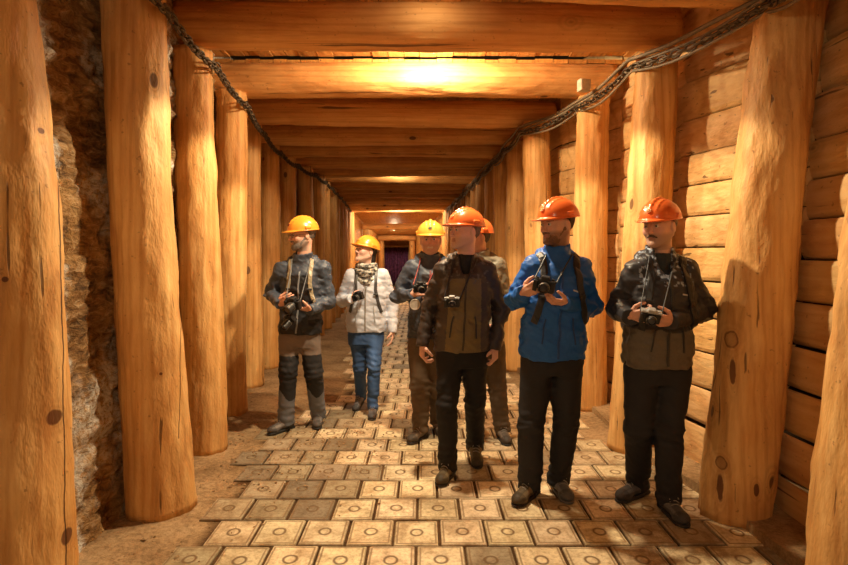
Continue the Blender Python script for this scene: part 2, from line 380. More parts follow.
# ------------------------------------------------------------------ floor
def bound(y):
    l = lerp(LC, y)+.22; r = lerp(RC, y)+lerp([(0, .22), (3.5, .14), (4.5, -.12), (20, -.16)], y)
    l = max(l, lerp([(-5, -1.62), (3.3, -1.5), (4.9, -1.48), (5.6, -1.2), (6.4, -1.0), (9, -1.3), (19, -2.3), (28, -1.9)], y))
    return l, r
V = []; F = []; U = []; C = []
rowd = .288; tw = .2555; y0 = 3.27-rowd*9; k = 0
while y0 < 27.6:
    l, r = bound(y0); off = .200 if k % 2 == 1 else .072
    off = (.086 if (k % 2 == 0) else .214)
    n0 = math.ceil((l-off)/tw); x = off+n0*tw
    while x+tw < r:
        g = .0075; j = lambda a=.003: rnd.uniform(-a, a)
        dz = rnd.uniform(-.004, .003); tilt = (j(.003), j(.003)); b = .007
        xa, xb, ya, yb = x+g+j(), x+tw-g+j(), y0+g+j(), y0+rowd-g+j()
        q = rnd.random(); cx = x+tw/2; cy = y0+rowd/2
        base = (.92, .80, .58)
        s = rnd.uniform(.82, 1.08)
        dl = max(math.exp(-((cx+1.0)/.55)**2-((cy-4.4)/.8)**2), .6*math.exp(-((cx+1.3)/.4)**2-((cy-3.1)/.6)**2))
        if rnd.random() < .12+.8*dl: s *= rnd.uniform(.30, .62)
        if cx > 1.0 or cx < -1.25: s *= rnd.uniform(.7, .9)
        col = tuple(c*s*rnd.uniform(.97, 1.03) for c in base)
        n = len(V)
        for (px_, py_, pz) in ((xa, ya, -.03), (xb, ya, -.03), (xb, yb, -.03), (xa, yb, -.03), (xa, ya, -b), (xb, ya, -b), (xb, yb, -b), (xa, yb, -b),
                               (xa+b, ya+b, 0), (xb-b, ya+b, 0), (xb-b, yb-b, 0), (xa+b, yb-b, 0)):
            u, v = (px_-cx)/tw, (py_-cy)/rowd
            V.append((px_, py_, pz+dz+tilt[0]*u+tilt[1]*v)); U.append((u, v)); C.append(col)
        for a in range(4):
            c_ = (a+1) % 4
            F.append((n+a, n+c_, n+4+c_, n+4+a)); F.append((n+4+a, n+4+c_, n+8+c_, n+8+a))
        F.append((n+8, n+9, n+10, n+11))
        x += tw
    y0 += rowd; k += 1
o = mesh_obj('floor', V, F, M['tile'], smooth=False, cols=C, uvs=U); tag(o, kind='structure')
# grit bed under the pavers and along both walls
xs = np.arange(-5.6, 3.0, .07); ys = np.concatenate([np.arange(-5, 12, .07), np.arange(12, 29, .3)])
X, Y = np.meshgrid(xs, ys, indexing='ij')
Z = np.full_like(X, -.017)+.006*fbm(X*5, Y*5, X*0, 3)
bl = np.array([bound(v) for v in ys])
side = np.maximum(bl[:, 0][None]+.08-X, X-(bl[:, 1][None]-.12)); Z += np.clip(side*.12, 0, .022)
nx, ny = X.shape
idx = np.arange(nx*ny).reshape(nx, ny)
F = np.stack([idx[:-1, :-1], idx[1:, :-1], idx[1:, 1:], idx[:-1, 1:]], -1).reshape(-1, 4)
Cb = np.where((side+.05*fbm(X*6, Y*6, X*0, 3) < -.09)[..., None], np.array([.28, .22, .17]), np.array([1., 1., 1.])).reshape(-1, 3)
o = mesh_obj('floor', np.stack([X, Y, Z], -1).reshape(-1, 3), F, M['bed'], cols=Cb); tag(o, kind='structure')
# pale concrete kerb along the foot of the right wall
mb = MB(); pts = [(v, lerp(RC, v)) for v in np.arange(1.5, 9.5, .25)]
Vk = []; Fk = []
for i, (y, x) in enumerate(pts):
    h = .055+.01*math.sin(i*1.7)
    for dx, dz in ((-.03, -.03), (-.02, h), (.40, h+.01), (.42, -.03)): Vk.append((x+dx+.01*math.sin(i), y, dz))
    if i:
        for a in range(3): q = (i-1)*4+a; Fk.append((q, q+1, q+5, q+4))
o = mesh_obj('trim_kerb', Vk, Fk, M['dirt'], smooth=False); tag(o, kind='structure')

# ------------------------------------------------------------------ right wall: stacked horizontal planks (one wall)
V = []; F = []; C = []
def add_plank(p0, p1, z0, z1, out, th=.05, col=(1, 1, 1), bulge=.012):
    """plank between two plan points, rounded face toward the tunnel; out: unit plan normal to the tunnel"""
    L = math.dist(p0, p1); n = max(2, int(L/.12)); prof = [(0, .003), (.0, .012), (.35, 1.0), (.5, 1.1), (.65, 1.0), (1.0, .012)]
    ps = [(.0, -.9), (.03, -.25), (.12, .45), (.35, .9), (.5, 1.0), (.65, .9), (.88, .45), (.97, -.25), (1., -.9)]
    b0 = len(V)
    for i in range(n+1):
        t = i/n; x = p0[0]+(p1[0]-p0[0])*t; y = p0[1]+(p1[1]-p0[1])*t
        for (u, d) in ps:
            e = bulge*d+.006*math.sin(x*3+y*5+z0*7)
            if i in (0, n): e -= .01
            V.append((x+out[0]*e, y+out[1]*e, z0+(z1-z0)*u)); C.append(col)
    m = len(ps)
    for i in range(n):
        for a in range(m-1): F.append((b0+i*m+a, b0+(i+1)*m+a, b0+(i+1)*m+a+1, b0+i*m+a+1))
    # end faces reaching back
    for i in (0, n):
        q = len(V)
        for a in range(m):
            v = V[b0+i*m+a]; V.append((v[0]-out[0]*th, v[1]-out[1]*th, v[2])); C.append(col)
        for a in range(m-1): F.append((b0+i*m+a, b0+i*m+a+1, q+a+1, q+a))
rp = [(-4, 1.7)]+[(a, b+.0) for a, b in [(1.2, 1.78)]]+[(p[0], p[1]) for p in RIGHT]
zc = [0.0, .27, .53, .79, 1.04, 1.30, 1.55, 1.79, 2.03, 2.27, 2.55, 2.86, 3.15, 3.45, 3.75]
def wall_x(i, y, z):
    p = rp[i]; base = p[1]+(.24 if i < 8 else .2)
    return base+z*lerp([(0, .14), (3.4, .12), (4.5, .06), (6, .015), (20, 0)], p[0])
for i in range(len(rp)-1):
    (ya, xa), (yb, xb) = rp[i], rp[i+1]
    dx, dy = xb-xa, yb-ya; L = math.hypot(dx, dy); outn = (-dy/L, dx/L)
    sh = rnd.uniform(-.05, .05) if i > 0 else 0
    for a, b in zip(zc, zc[1:]):
        a2 = a+(sh if a > 0 else 0)+rnd.uniform(-.01, .01)*0; b2 = b+sh
        s = rnd.uniform(.84, 1.06); col = (s, s*rnd.uniform(.96, 1.01), s*rnd.uniform(.9, 1.0)); jit = rnd.uniform(-.012, .012); zm = (a+b)/2
        add_plank((wall_x(i, ya, zm)+jit, ya), (wall_x(i+1, yb, zm)+jit, yb), a2+.003, b2-.003, outn, col=col, bulge=.014)
# backing behind the planks
bk = []
o = mesh_obj('wall_right', V, F, M['plank'], smooth=False, cols=C); tag(o, kind='structure')
def strip(name, pts, z0, z1, mat):
    V = []; F = []
    for i, (x, y) in enumerate(pts):
        V += [(x, y, z0), (x, y, z1)]
        if i: q = 2*i-2; F.append((q, q+2, q+3, q+1))
    o = mesh_obj(name, V, F, mat, smooth=False); tag(o, kind='structure'); return o
M['darkrock'] = plain('dark_backing', (.05, .028, .012), .9)
strip('wall_back', [(lerp(RC, y)+1.1, y) for y in (-5, 0, 2, 4, 6, 8, 10, 14, 19.5)], -.1, 3.9, M['darkrock'])

# ------------------------------------------------------------------ left wall: rough rock with salt crust
ys = np.concatenate([np.arange(-5, 1.5, .12), np.arange(1.5, 5, .025), np.arange(5, 20, .08)]); zs = np.arange(-.1, 3.8, .03)
Yg, Zg = np.meshgrid(ys, zs, indexing='ij')
base = np.array([lerp(LC, v) for v in ys])[:, None] - np.array([lerp([(-5, .25), (2.3, .12), (2.75, .13), (3.2, .20), (3.6, .20), (4.2, .20), (6, .16), (20, .16)], v) for v in ys])[:, None]
rid = 1-np.abs(fbm(Yg*1.3+Zg*.8, Zg*3.2-Yg*.7, Yg*0, 4))
dsp = .05*(rid-.6)+.035*(1-np.abs(fbm(Yg*4, Zg*11-Yg*2, Yg*0+3, 3))-.6)+.018*fbm(Yg*25, Zg*30, Yg*0, 2)
Xg = base+dsp-.06*Zg*(Yg < 4)
nx, ny = Yg.shape; idx = np.arange(nx*ny).reshape(nx, ny)
F = np.stack([idx[:-1, :-1], idx[:-1, 1:], idx[1:, 1:], idx[1:, :-1]], -1).reshape(-1, 4)
o = mesh_obj('wall_left', np.stack([Xg, Yg, Zg], -1).reshape(-1, 3), F, M['rock']); tag(o, kind='structure')

# ------------------------------------------------------------------ ceiling boards running along the tunnel
V = []; F = []; C = []
x = -3.4
while x < 2.9:
    wd = rnd.uniform(.13, .2); s = rnd.uniform(.8, 1.1); col = (s, s*.98, s*.92)
    for (a, b) in ((-5, 3.42), (3.42, 5.5), (5.5, 7.6), (7.6, 11.2), (11.2, 19.6)):
        zt = ceil_z((a+b)/2)+.36+rnd.uniform(-.006, .006); s2 = rnd.uniform(.9, 1.08)
        n = len(V)
        for (px_, py_) in ((x+.003, a), (x+wd-.003, a), (x+wd-.003, b), (x+.003, b)):
            for dz in (0, .04): V.append((px_, py_, zt+dz)); C.append(tuple(c*s2 for c in col))
        F += [(n, n+2, n+4, n+6), (n+1, n+7, n+5, n+3), (n, n+1, n+3, n+2), (n+2, n+3, n+5, n+4), (n+4, n+5, n+7, n+6), (n+6, n+7, n+1, n)]
    x += wd
o = mesh_obj('ceiling', V, F, M['board'], smooth=False, cols=C); tag(o, kind='structure')
o = mesh_obj('ceiling_slab', [(-6, -5, 3.75), (4, -5, 3.75), (4, 29, 3.75), (-6, 29, 3.75)], [(0, 1, 2, 3)], M['darkrock'], smooth=False); tag(o, kind='structure'); o.name = 'ceiling_back'

# ------------------------------------------------------------------ far gallery beyond the close-set posts
M['farwood'] = wood('gallery_boards', (.74, .42, .14), (.60, .30, .085), (.42, .18, .045), axis='Y', rand=False)
fl = [(-2.6, 19.6), (-2.5, 22.5), (-2.12, 25.3), (-2.1, 28)]; fr = [(.9, 19.6), (.35, 22.5), (-.36, 25.3), (-.6, 28)]
fz = [(19.6, 3.3), (22.5, 2.85), (25.3, 2.42), (28, 2.3)]
strip('wall_left', fl, 0, 3.5, M['farwood']); strip('wall_right', fr, 0, 3.5, M['farwood'])
V = []; F = []
for i, (y, z) in enumerate(fz):
    V += [(-3.2, y, z), (1.4, y, z)]
    if i: F.append((2*i-2, 2*i-1, 2*i+1, 2*i))
V += [(-3.2, 19.6, 3.7), (1.4, 19.6, 3.7)]; F.append((0, 1, len(V)-1, len(V)-2))
o = mesh_obj('ceiling', V, F, M['farwood'], smooth=False); tag(o, kind='structure')
for (yy, xa, xb, zz, lab) in ((22.5, -2.42, .30, 2.53, 'nearer timber frame down the gallery, lit by a lamp'), (25.3, -2.05, -.42, 2.13, 'farther timber frame down the gallery, in front of the end doorway')):
    e = empty('support_frame', ((xa+xb)/2, yy, 0)); tag(e, lab, 'timber frame', 'frames far down the gallery')
    hw = (xb-xa)/2
    for s_ in (-1, 1):
        V, F = log_mesh(zz+.02, .13, yy+s_, nr=16); p = mesh_obj('post', V, F, M['post'], e); p.location = (s_*(hw-.1), 0, 0)
    V, F = log_mesh(hw*2+.1, .13, yy+3, nr=16); p = mesh_obj('crossbeam', V, F, M['beam'], e); p.rotation_euler = (0, math.pi/2, 0); p.location = (-hw-.05, 0, zz+.13)
# end wall with a framed doorway and a dark curtain
yE = 28.0; xc = -1.37
mb = MB()
mb.box((xc-1.65, yE, 1.65), (2.0, .2, 3.3)); mb.box((xc+1.65, yE, 1.65), (2.0, .2, 3.3)); mb.box((xc, yE, 2.58), (1.35, .2, 1.4))
o = mb.build('wall_end', M['farwood']); tag(o, kind='structure')
M['palewood'] = wood('pale_frame', (.86, .68, .40), (.78, .55, .28), (.6, .36, .15), rand=True, knots=.2)
mb = MB()
mb.box((xc-.66, yE-.15, .94), (.14, .14, 1.88), bev=.01); mb.box((xc+.66, yE-.15, .94), (.14, .14, 1.88), bev=.01); mb.box((xc, yE-.16, 1.93), (1.5, .16, .10), bev=.01)
o = mb.build('trim_doorway', M['palewood']); tag(o, kind='structure')
M['curtain'] = plain('dark_purple_strip_curtain', (.28, .10, .26), .5, nscale=8, noise=.7)
V = []; F = []
for i in range(121):
    x = -.62+1.24*i/120; yy = .05*math.sin(i*.55)+.02*math.sin(i*1.3)
    V += [(x, yy, .02), (x, yy, 1.88), (x, yy+.02, 1.88), (x, yy+.02, .02)]
    if i:
        q = 4*i-4
        for a in range(4): F.append((q+a, q+(a+1) % 4, q+4+(a+1) % 4, q+4+a))
o = mesh_obj('curtain', V, F, M['curtain']); o.location = (xc, yE-.03, 0)
tag(o, 'dark purple curtain hanging in the pale doorway at the far end of the tunnel', 'curtain')

# ------------------------------------------------------------------ lamps
LL = ['hooded bulkhead lamp just above the top edge of the picture, shining down on the visitors', 'glowing bulkhead lamp half hidden above the top ceiling log of the picture', 'bulkhead lamp on the ceiling behind the camera',
      'small bulkhead lamp tucked between ceiling logs above the standing group', 'bulkhead lamp glowing at the end of the close-set ceiling logs', 'farthest bulkhead lamp, between the two gallery frames']
for (x, y, z, wt, r), lb in zip(LAMPS, LL):
    zc = ceil_z(y)+.35 if y < 19.6 else 2.6
    e = empty('ceiling_lamp', (x, y, zc)); tag(e, lb, 'lamp', 'warm lamps along the tunnel ceiling')
    mb = MB(); mb.box((0, 0, -.02), (.34, .12, .04), bev=.01)
    for sx in (-.1, .1): mb.tube([(sx, 0, -.03), (sx, 0, z-zc+.02)], .008)
    mb.box((0, 0, z-zc+.02), (.32, .10, .03), bev=.008); mb.build('housing', M['lampmetal'], e)
    mb = MB(); mb.box((0, 0, z-zc-.02), (.28, .07, .045), bev=.015); g = mb.build('diffuser', M['glow'], e, smooth=True)

# ------------------------------------------------------------------ chains and cables at the tops of the posts
def link_ring(mb, c, d, roll, L=.062, W=.036, r=.0062):
    d = d.normalized(); u = d.orthogonal().normalized(); u = Matrix.Rotation(roll, 3, d) @ u
    pts = []
    for k in range(12):
        a = 2*math.pi*k/12; pts.append(c+d*(math.cos(a)*L/2+(math.copysign(L*.15, math.cos(a)) if abs(math.cos(a)) > .01 else 0))+u*math.sin(a)*W/2)
    mb.tube(pts, r, 5, closed=True)
def chain(path, sag, label, seed=0, step=.068, sc=1.0):
    mb = MB(); rr = random.Random(seed); P = []
    for a, b in zip(path, path[1:]):
        a, b = Vector(a), Vector(b); n = max(3, int((b-a).length/step))
        for i in range(n): t = i/n; P.append(a.lerp(b, t)-Vector((0, 0, sag*4*t*(1-t))))
    for i in range(len(P)-1): link_ring(mb, P[i], P[i+1]-P[i], (i % 2)*math.pi/2+rr.uniform(-.3, .3)+.6, L=.062*sc, W=.040*sc, r=.0065*sc)
    o = mb.build('chain', M['iron'], smooth=True); tag(o, label, 'chain'); return o
lp = [(lerp(LC, 2.6)+.24, 2.6, 3.06)]+[(x+r+.03+lean, y, ceil_z(y)-.10) for (y, x, r, lean) in LEFT[1:16]]
chain(lp, .05, 'rusty iron chain looped along the tops of the left row of posts', 1, sc=1.25)
chain([(p[0]+.012, p[1], p[2]-.035) for p in lp[:9]], .035, 'second rusty chain strand hanging close under the first along the left posts', 5, sc=1.1)
rp2 = [(lerp(RC, 2.5)+.05, 2.5, 3.0)]+[(x-r-.03+lean, y, ceil_z(y)-.09) for (y, x, r, lean) in RIGHT[1:16]]
chain(rp2, .05, 'rusty iron chain running along the tops of the right row of posts', 2, sc=1.2)
for k in range(4):
    mb = MB(); P = []
    rr = random.Random(k+20); ph = rr.uniform(0, 6)
    for a, b in zip(rp2, rp2[1:]):
        a, b = Vector(a), Vector(b)
        for i in range(8):
            t = i/8; s = .02+.012*k
            P.append(a.lerp(b, t)+Vector((.02*math.cos(ph+len(P)*.3)+.008*k, 0, .055-.03*k-s*4*t*(1-t)+.008*math.sin(ph+len(P)*.9))))
    mb.tube(P, .011 if k else .016, 6); o = mb.build('cable', M['cable'], smooth=True)
    tag(o, ['thick grey cable, uppermost of the bundle along the right posts', 'thin cable second from the top of the bundle along the right posts',
            'thin cable third from the top of the bundle along the right posts', 'lowest sagging cable of the bundle along the right posts'][k], 'cable', 'cables along the right row of posts')
e = empty('junction_box', (1.46, 5.12, 3.09), R(14)); tag(e, 'small pale junction box at the notch of the post behind the blue-jacketed man', 'junction box')
mb = MB(); mb.box((0, 0, 0), (.10, .07, .11), bev=.008); mb.build('box_body', M['boxgrey'], e)
mb = MB(); mb.box((0, -.039, 0), (.092, .012, .10), bev=.004)
for sx in (-1, 1):
    for sz in (-1, 1): mb.tube([(sx*.036, -.044, sz*.04), (sx*.036, -.049, sz*.04)], .005)
mb.build('lid', M['boxgrey'], e)

# ------------------------------------------------------------------ loose grit
rr = random.Random(5); V = []; F = []; C = []
mb = MB()
def stone(x, y, s):
    n = len(mb.v); p = [Vector((rr.gauss(0, 1), rr.gauss(0, 1), rr.gauss(0, .7))).normalized() for _ in range(7)]
    bm = bmesh.new()
    for q in p: bm.verts.new((x+q.x*s, y+q.y*s, q.z*s*.6+s*.35))
    bmesh.ops.convex_hull(bm, input=bm.verts); bm.verts.index_update()
    mb.add([v.co for v in bm.verts], [[v.index for v in f.verts] for f in bm.faces]); bm.free()
for i in range(1500):
    q = rr.random()
    if q < .5: x, y = rr.gauss(-.85, .35), rr.gauss(4.55, .5)
    elif q < .75: y = rr.uniform(2.6, 9); x = lerp(LC, y)+.1+abs(rr.gauss(0, .25))
    else: y = rr.uniform(4, 10); x = rr.gauss(-.3, .8)
    if not (lerp(LC, y)+.05 < x < lerp(RC, y)-.05): continue
    stone(x, y, abs(rr.gauss(.004, .004))+.0025)
o = mb.build('loose_grit', M['dirt']); tag(o, 'scattered dark grit and crumbs trodden over the pavers', 'grit', kind='stuff')

# ================================================================== people
def at(px, py, Y): return np.array([(px-424)/560*Y, Y, CAM_H-(py-254)/560*Y])
def nrm(v): v = np.asarray(v, float); return v/max(1e-9, np.linalg.norm(v))
def smin(a, b, k):
    if k <= 0: return np.minimum(a, b)
    h = np.clip(.5+.5*(b-a)/k, 0, 1); return b*(1-h)+a*h-k*h*(1-h)
class Field:
    """a signed-distance grid; shapes are blended into it, then it is turned into one closed skin"""
    def __init__(s, lo, hi, vox):
        s.lo = np.array(lo, float)-3*vox; s.vox = vox
        s.n = np.ceil((np.array(hi, float)+3*vox-s.lo)/vox).astype(int)+1
        s.ax = [s.lo[i]+np.arange(s.n[i])*vox for i in range(3)]
        s.S = np.full(tuple(s.n), 1.0, dtype=np.float32)
    def sub(s, lo, hi, pad=.06):
        i0 = np.clip(np.floor((np.asarray(lo)-pad-s.lo)/s.vox).astype(int), 0, s.n-1)
        i1 = np.clip(np.ceil((np.asarray(hi)+pad-s.lo)/s.vox).astype(int)+1, 1, s.n)
        sl = tuple(slice(a, max(a+1, b)) for a, b in zip(i0, i1))
        return sl, s.ax[0][sl[0]][:, None, None], s.ax[1][sl[1]][None, :, None], s.ax[2][sl[2]][None, None, :]
    def put(s, sl, d, k=.02, op='add'):
        d = d.astype(np.float32)
        if op == 'add': s.S[sl] = smin(s.S[sl], d, k)
        else: s.S[sl] = -smin(-s.S[sl], d, k)
    def cone(s, a, b, ra, rb, k=.02, op='add', cut0=False, cut1=False, squash=None):
        a = np.asarray(a, float); b = np.asarray(b, float); r = max(ra, rb)
        sl, X, Y, Z = s.sub(np.minimum(a, b)-r, np.maximum(a, b)+r)
        u = b-a; L2 = max(1e-9, u@u)
        dx, dy, dz = X-a[0], Y-a[1], Z-a[2]
        tr = (dx*u[0]+dy*u[1]+dz*u[2])/L2; t = np.clip(tr, 0, 1)
        ex, ey, ez = dx-t*u[0], dy-t*u[1], dz-t*u[2]
        if squash is not None:   # (axis, factor): thinner along that axis
            ax, f = nrm(squash[0]), squash[1]; q = ex*ax[0]+ey*ax[1]+ez*ax[2]; g = (1/f-1)
            ex, ey, ez = ex+q*g*ax[0], ey+q*g*ax[1], ez+q*g*ax[2]
        d = np.sqrt(ex*ex+ey*ey+ez*ez)-(ra+(rb-ra)*t)
        if squash is not None: d = d*(.5+.5*squash[1])
        L = math.sqrt(L2)
        if cut1: d = np.maximum(d, (tr-1)*L)
        if cut0: d = np.maximum(d, -tr*L)
        s.put(sl, d, k, op)
    def ell(s, c, r, k=.02, op='add', zmin=None, R=None):
        c = np.asarray(c, float); r = np.asarray(r, float); m = max(r) if R is not None else r
        sl, X, Y, Z = s.sub(c-m, c+m)
        x, y, z = X-c[0], Y-c[1], Z-c[2]
        if R is not None:
            x, y, z = (R[0][0]*x+R[1][0]*y+R[2][0]*z, R[0][1]*x+R[1][1]*y+R[2][1]*z, R[0][2]*x+R[1][2]*y+R[2][2]*z)
        k0 = np.sqrt((x/r[0])**2+(y/r[1])**2+(z/r[2])**2); k1 = np.sqrt((x/r[0]**2)**2+(y/r[1]**2)**2+(z/r[2]**2)**2)
        d = np.where(k1 < 1e-6, -min(r), k0*(k0-1)/np.maximum(k1, 1e-6))
        if zmin is not None: d = np.maximum(d, zmin-Z)
        s.put(sl, d, k, op)
    def loft(s, lev, k=.02, yaw=0, p=2.3, top=None, bottom=True):
        """lev: (z, cx, cy, half width, half depth)"""
        lev = sorted(lev); z = np.array([l[0] for l in lev]); A = np.array(lev)
        w = max(max(l[3], l[4]) for l in lev)
        sl, X, Y, Z = s.sub((A[:, 1].min()-w, A[:, 2].min()-w, z[0]), (A[:, 1].max()+w, A[:, 2].max()+w, z[-1]))
        zz = Z.ravel(); f = lambda c: np.interp(zz, z, A[:, c])[None, None, :]
        x = X-f(1); y = Y-f(2); c_, s_ = math.cos(-yaw), math.sin(-yaw)
        x, y = x*c_-y*s_, x*s_+y*c_
        wx, wy = f(3), f(4)
        d = ((np.abs(x/wx)**p+np.abs(y/wy)**p)**(1/p)-1)*np.minimum(wx, wy)
        d = np.maximum(d, Z-z[-1]); d = np.maximum(d, z[0]-Z)
        s.put(sl, d, k)
    def box(s, c, h, R=None, rad=.01, k=.01, op='add'):
        c = np.asarray(c, float); m = np.linalg.norm(h)
        sl, X, Y, Z = s.sub(c-m, c+m)
        x, y, z = X-c[0], Y-c[1], Z-c[2]
        if R is not None: x, y, z = (R[0][0]*x+R[1][0]*y+R[2][0]*z, R[0][1]*x+R[1][1]*y+R[2][1]*z, R[0][2]*x+R[1][2]*y+R[2][2]*z)
        q = [np.abs(v)-(hh-rad) for v, hh in zip((x, y, z), h)]
        d = np.sqrt(sum(np.maximum(v, 0)**2 for v in q))+np.minimum(np.maximum(np.maximum(q[0], q[1]), q[2]), 0)-rad
        s.put(sl, d, k, op)
    def wrinkle(s, fn, amp):
        m = np.abs(s.S) < .05; i = np.nonzero(m)
        P = [s.ax[j][i[j]] for j in range(3)]
        s.S[i] += (amp*fn(*P)).astype(np.float32)
    def grad(s, P):
        def samp(Q):
            g = (Q-s.lo)/s.vox; i = np.clip(np.floor(g).astype(int), 0, s.n-2); f = np.clip(g-i, 0, 1); r = 0
            for a in (0, 1):
                for b in (0, 1):
                    for c in (0, 1):
                        w_ = (f[:, 0] if a else 1-f[:, 0])*(f[:, 1] if b else 1-f[:, 1])*(f[:, 2] if c else 1-f[:, 2])
                        r = r+w_*s.S[i[:, 0]+a, i[:, 1]+b, i[:, 2]+c]
            return r
        e = s.vox; d = samp(P); G = np.stack([samp(P+np.eye(3)[j]*e)-samp(P-np.eye(3)[j]*e) for j in range(3)], 1)
        G /= np.maximum(1e-6, np.linalg.norm(G, axis=1))[:, None]
        return d, G
    def project(s, P, off=0.0, it=8):
        P = np.array(P, float)
        for _ in range(it):
            d, G = s.grad(P); P = P-(np.clip(d, -.03, .03)-off)[:, None]*G*.8
        return P, s.grad(P)[1]
    def mesh(s):
        S = s.S; ins = S < 0
        c = [ins[a:S.shape[0]-1+a, b:S.shape[1]-1+b, d:S.shape[2]-1+d] for a in (0, 1) for b in (0, 1) for d in (0, 1)]
        cnt = sum(x.astype(np.int8) for x in c); act = (cnt > 0) & (cnt < 8)
        I = np.stack(np.nonzero(act), 1); idx = -np.ones(act.shape, dtype=np.int64); idx[act] = np.arange(len(I))
        acc = np.zeros((len(I), 3)); num = np.zeros(len(I))
        co = [(a, b, d) for a in (0, 1) for b in (0, 1) for d in (0, 1)]
        val = {q: S[I[:, 0]+q[0], I[:, 1]+q[1], I[:, 2]+q[2]] for q in co}
        for q in co:
            for ax in range(3):
                if q[ax] == 0:
                    q2 = list(q); q2[ax] = 1; q2 = tuple(q2); va, vb = val[q], val[q2]
                    m = (va < 0) != (vb < 0); t = va[m]/(va[m]-vb[m]); p = np.tile(np.array(q, float), (m.sum(), 1)); p[:, ax] = t
                    acc[m] += p; num[m] += 1
        V = (I+acc/num[:, None])*s.vox+s.lo
        F = []
        n = S.shape
        for ax in range(3):
            b_, c_ = [(1, 2), (2, 0), (0, 1)][ax]
            A = np.take(ins, range(0, n[ax]-1), ax); B = np.take(ins, range(1, n[ax]), ax)
            for flip in (0, 1):
                m = (A & ~B) if not flip else (~A & B)
                J = np.stack(np.nonzero(m), 1); J = J[(J[:, b_] > 0) & (J[:, c_] > 0) & (J[:, b_] < n[b_]-1) & (J[:, c_] < n[c_]-1)]
                def g(db, dc):
                    K = J.copy(); K[:, b_] -= db; K[:, c_] -= dc; return idx[K[:, 0], K[:, 1], K[:, 2]]
                q = np.stack([g(1, 1), g(0, 1), g(0, 0), g(1, 0)], 1)
                if flip: q = q[:, ::-1]
                F.append(q)
        return V, np.concatenate(F)

# ---- materials that read the colours given to each region of cloth, skin or gear
def attr_mat(name, rough, spec=.3, bump=.25, nscale=60, var=.18, sheen=0, coat=0, sss=0):
    t = NT(name, rough, spec); at_ = t.node('ShaderNodeAttribute', attribute_name='Col'); v = t.objvec(False)
    a = t.noise(v, nscale, 3, .6); b = t.noise(v, 9, 3, .6)
    c = t.mix(at_.outputs['Color'], t.ramp(a, [(.3, 1-var), (.7, 1+var*.3)]), 1.0, 'MULTIPLY')
    c = t.mix(c, t.ramp(b, [(.3, 1-var), (.65, 1.0)]), .7, 'MULTIPLY')
    t.p.inputs['Sheen Weight'].default_value = sheen
    if coat: t.p.inputs['Coat Weight'].default_value = coat; t.p.inputs['Coat Roughness'].default_value = .15
    if sss:
        t.p.inputs['Subsurface Weight'].default_value = sss; t.p.inputs['Subsurface Radius'].default_value = (.012, .005, .003)
    return t.out(c, t.bump(a, bump, .003) if bump else None)
M['skin'] = attr_mat('skin', .5, .35, .12, 160, .08)
M['cloth'] = attr_mat('woven_cloth', .72, .3, .3, 240, .15)
M['shell'] = attr_mat('shell_fabric', .5, .4, .25, 90, .12)
M['puffer'] = attr_mat('quilted_fabric', .5, .4, .15, 60, .1)
M['leather'] = attr_mat('boot_leather', .6, .35, .4, 120, .25)
M['hair'] = attr_mat('hair', .6, .3, .8, 200, .4)
M['hat'] = attr_mat('hard_hat_plastic', .28, .5, 0, 20, .05, coat=.3)
M['black'] = attr_mat('black_gear', .4, .45, .15, 120, .15)
M['lensglass'] = plain('lens_glass', (.03, .03, .045), .05, spec=.8)
M['silver'] = plain('silver_metal', (.5, .5, .5), .3, .8)
M['eyewhite'] = plain('eye_white', (.6, .52, .46), .3)
M['iris'] = plain('eye_iris', (.05, .03, .02), .2)

def sdf_obj(name, f, mat, parent, col, xf=None):
    V, F = f.mesh()
    C = col(V) if callable(col) else np.tile(np.array(col, float), (len(V), 1))
    if xf is not None: V = V @ xf[0].T + xf[1]
    return mesh_obj(name, V, F, M[mat] if isinstance(mat, str) else mat, parent, True, np.clip(C, 0, 1))
def rotz(a): c, s = math.cos(a), math.sin(a); return np.array([[c, -s, 0], [s, c, 0], [0, 0, 1.]])
def rotx(a): c, s = math.cos(a), math.sin(a); return np.array([[1, 0, 0], [0, c, -s], [0, s, c]])
def roty(a): c, s = math.cos(a), math.sin(a); return np.array([[c, 0, s], [0, 1, 0], [-s, 0, c]])

def head_field(sp):
    f = Field((-.105, -.15, -.26), (.105, .13, .135), .0036); g = sp.get('girth', 1.0)
    f.ell((0, .018, .035), (.076, .094, .088), .02)
    f.ell((0, -.03, -.005), (.066, .066, .09), .03)
    f.ell((0, -.032, -.055), (.054*g, .060, .062), .03)
    for s in (-1, 1):
        f.cone((s*.062, .01, -.045), (s*.022, -.074, -.094), .014, .014, .03)       # jaw line
        f.ell((s*.040, -.068, -.022), (.024, .022, .024), .025)                      # cheek
    f.ell((0, -.085, -.098), (.021, .017, .017), .02)                                # chin
    f.cone((-.036, -.080, .028), (.036, -.080, .028), .013, .013, .015)              # brow
    for s in (-1, 1): f.ell((s*.031, -.104, .008), (.021, .018, .013), .012, 'cut')   # eye sockets
    for s in (-1, 1): f.ell((s*.031, -.083, .009), (.0165, .012, .012), .006)
    f.cone((0, -.090, .014), (0, -.117, -.026), .0085, .0125, .010)                   # nose
    for s in (-1, 1): f.ell((s*.011, -.105, -.031), (.009, .011, .008), .006)
    f.cone((-.017, -.093, -.054), (.017, -.093, -.054), .0055, .0055, .006)          # lips
    f.cone((-.015, -.092, -.065), (.015, -.092, -.065), .0065, .0065, .006)
    f.cone((-.019, -.102, -.0595), (.019, -.102, -.0595), .0022, .0022, .003, 'cut')
    for s in (-1, 1):
        f.ell((s*.079, .008, -.005), (.010, .019, .033), .008, R=rotx(.15))
        f.ell((s*.090, .003, .000), (.006, .010, .017), .004, 'cut')
    return f

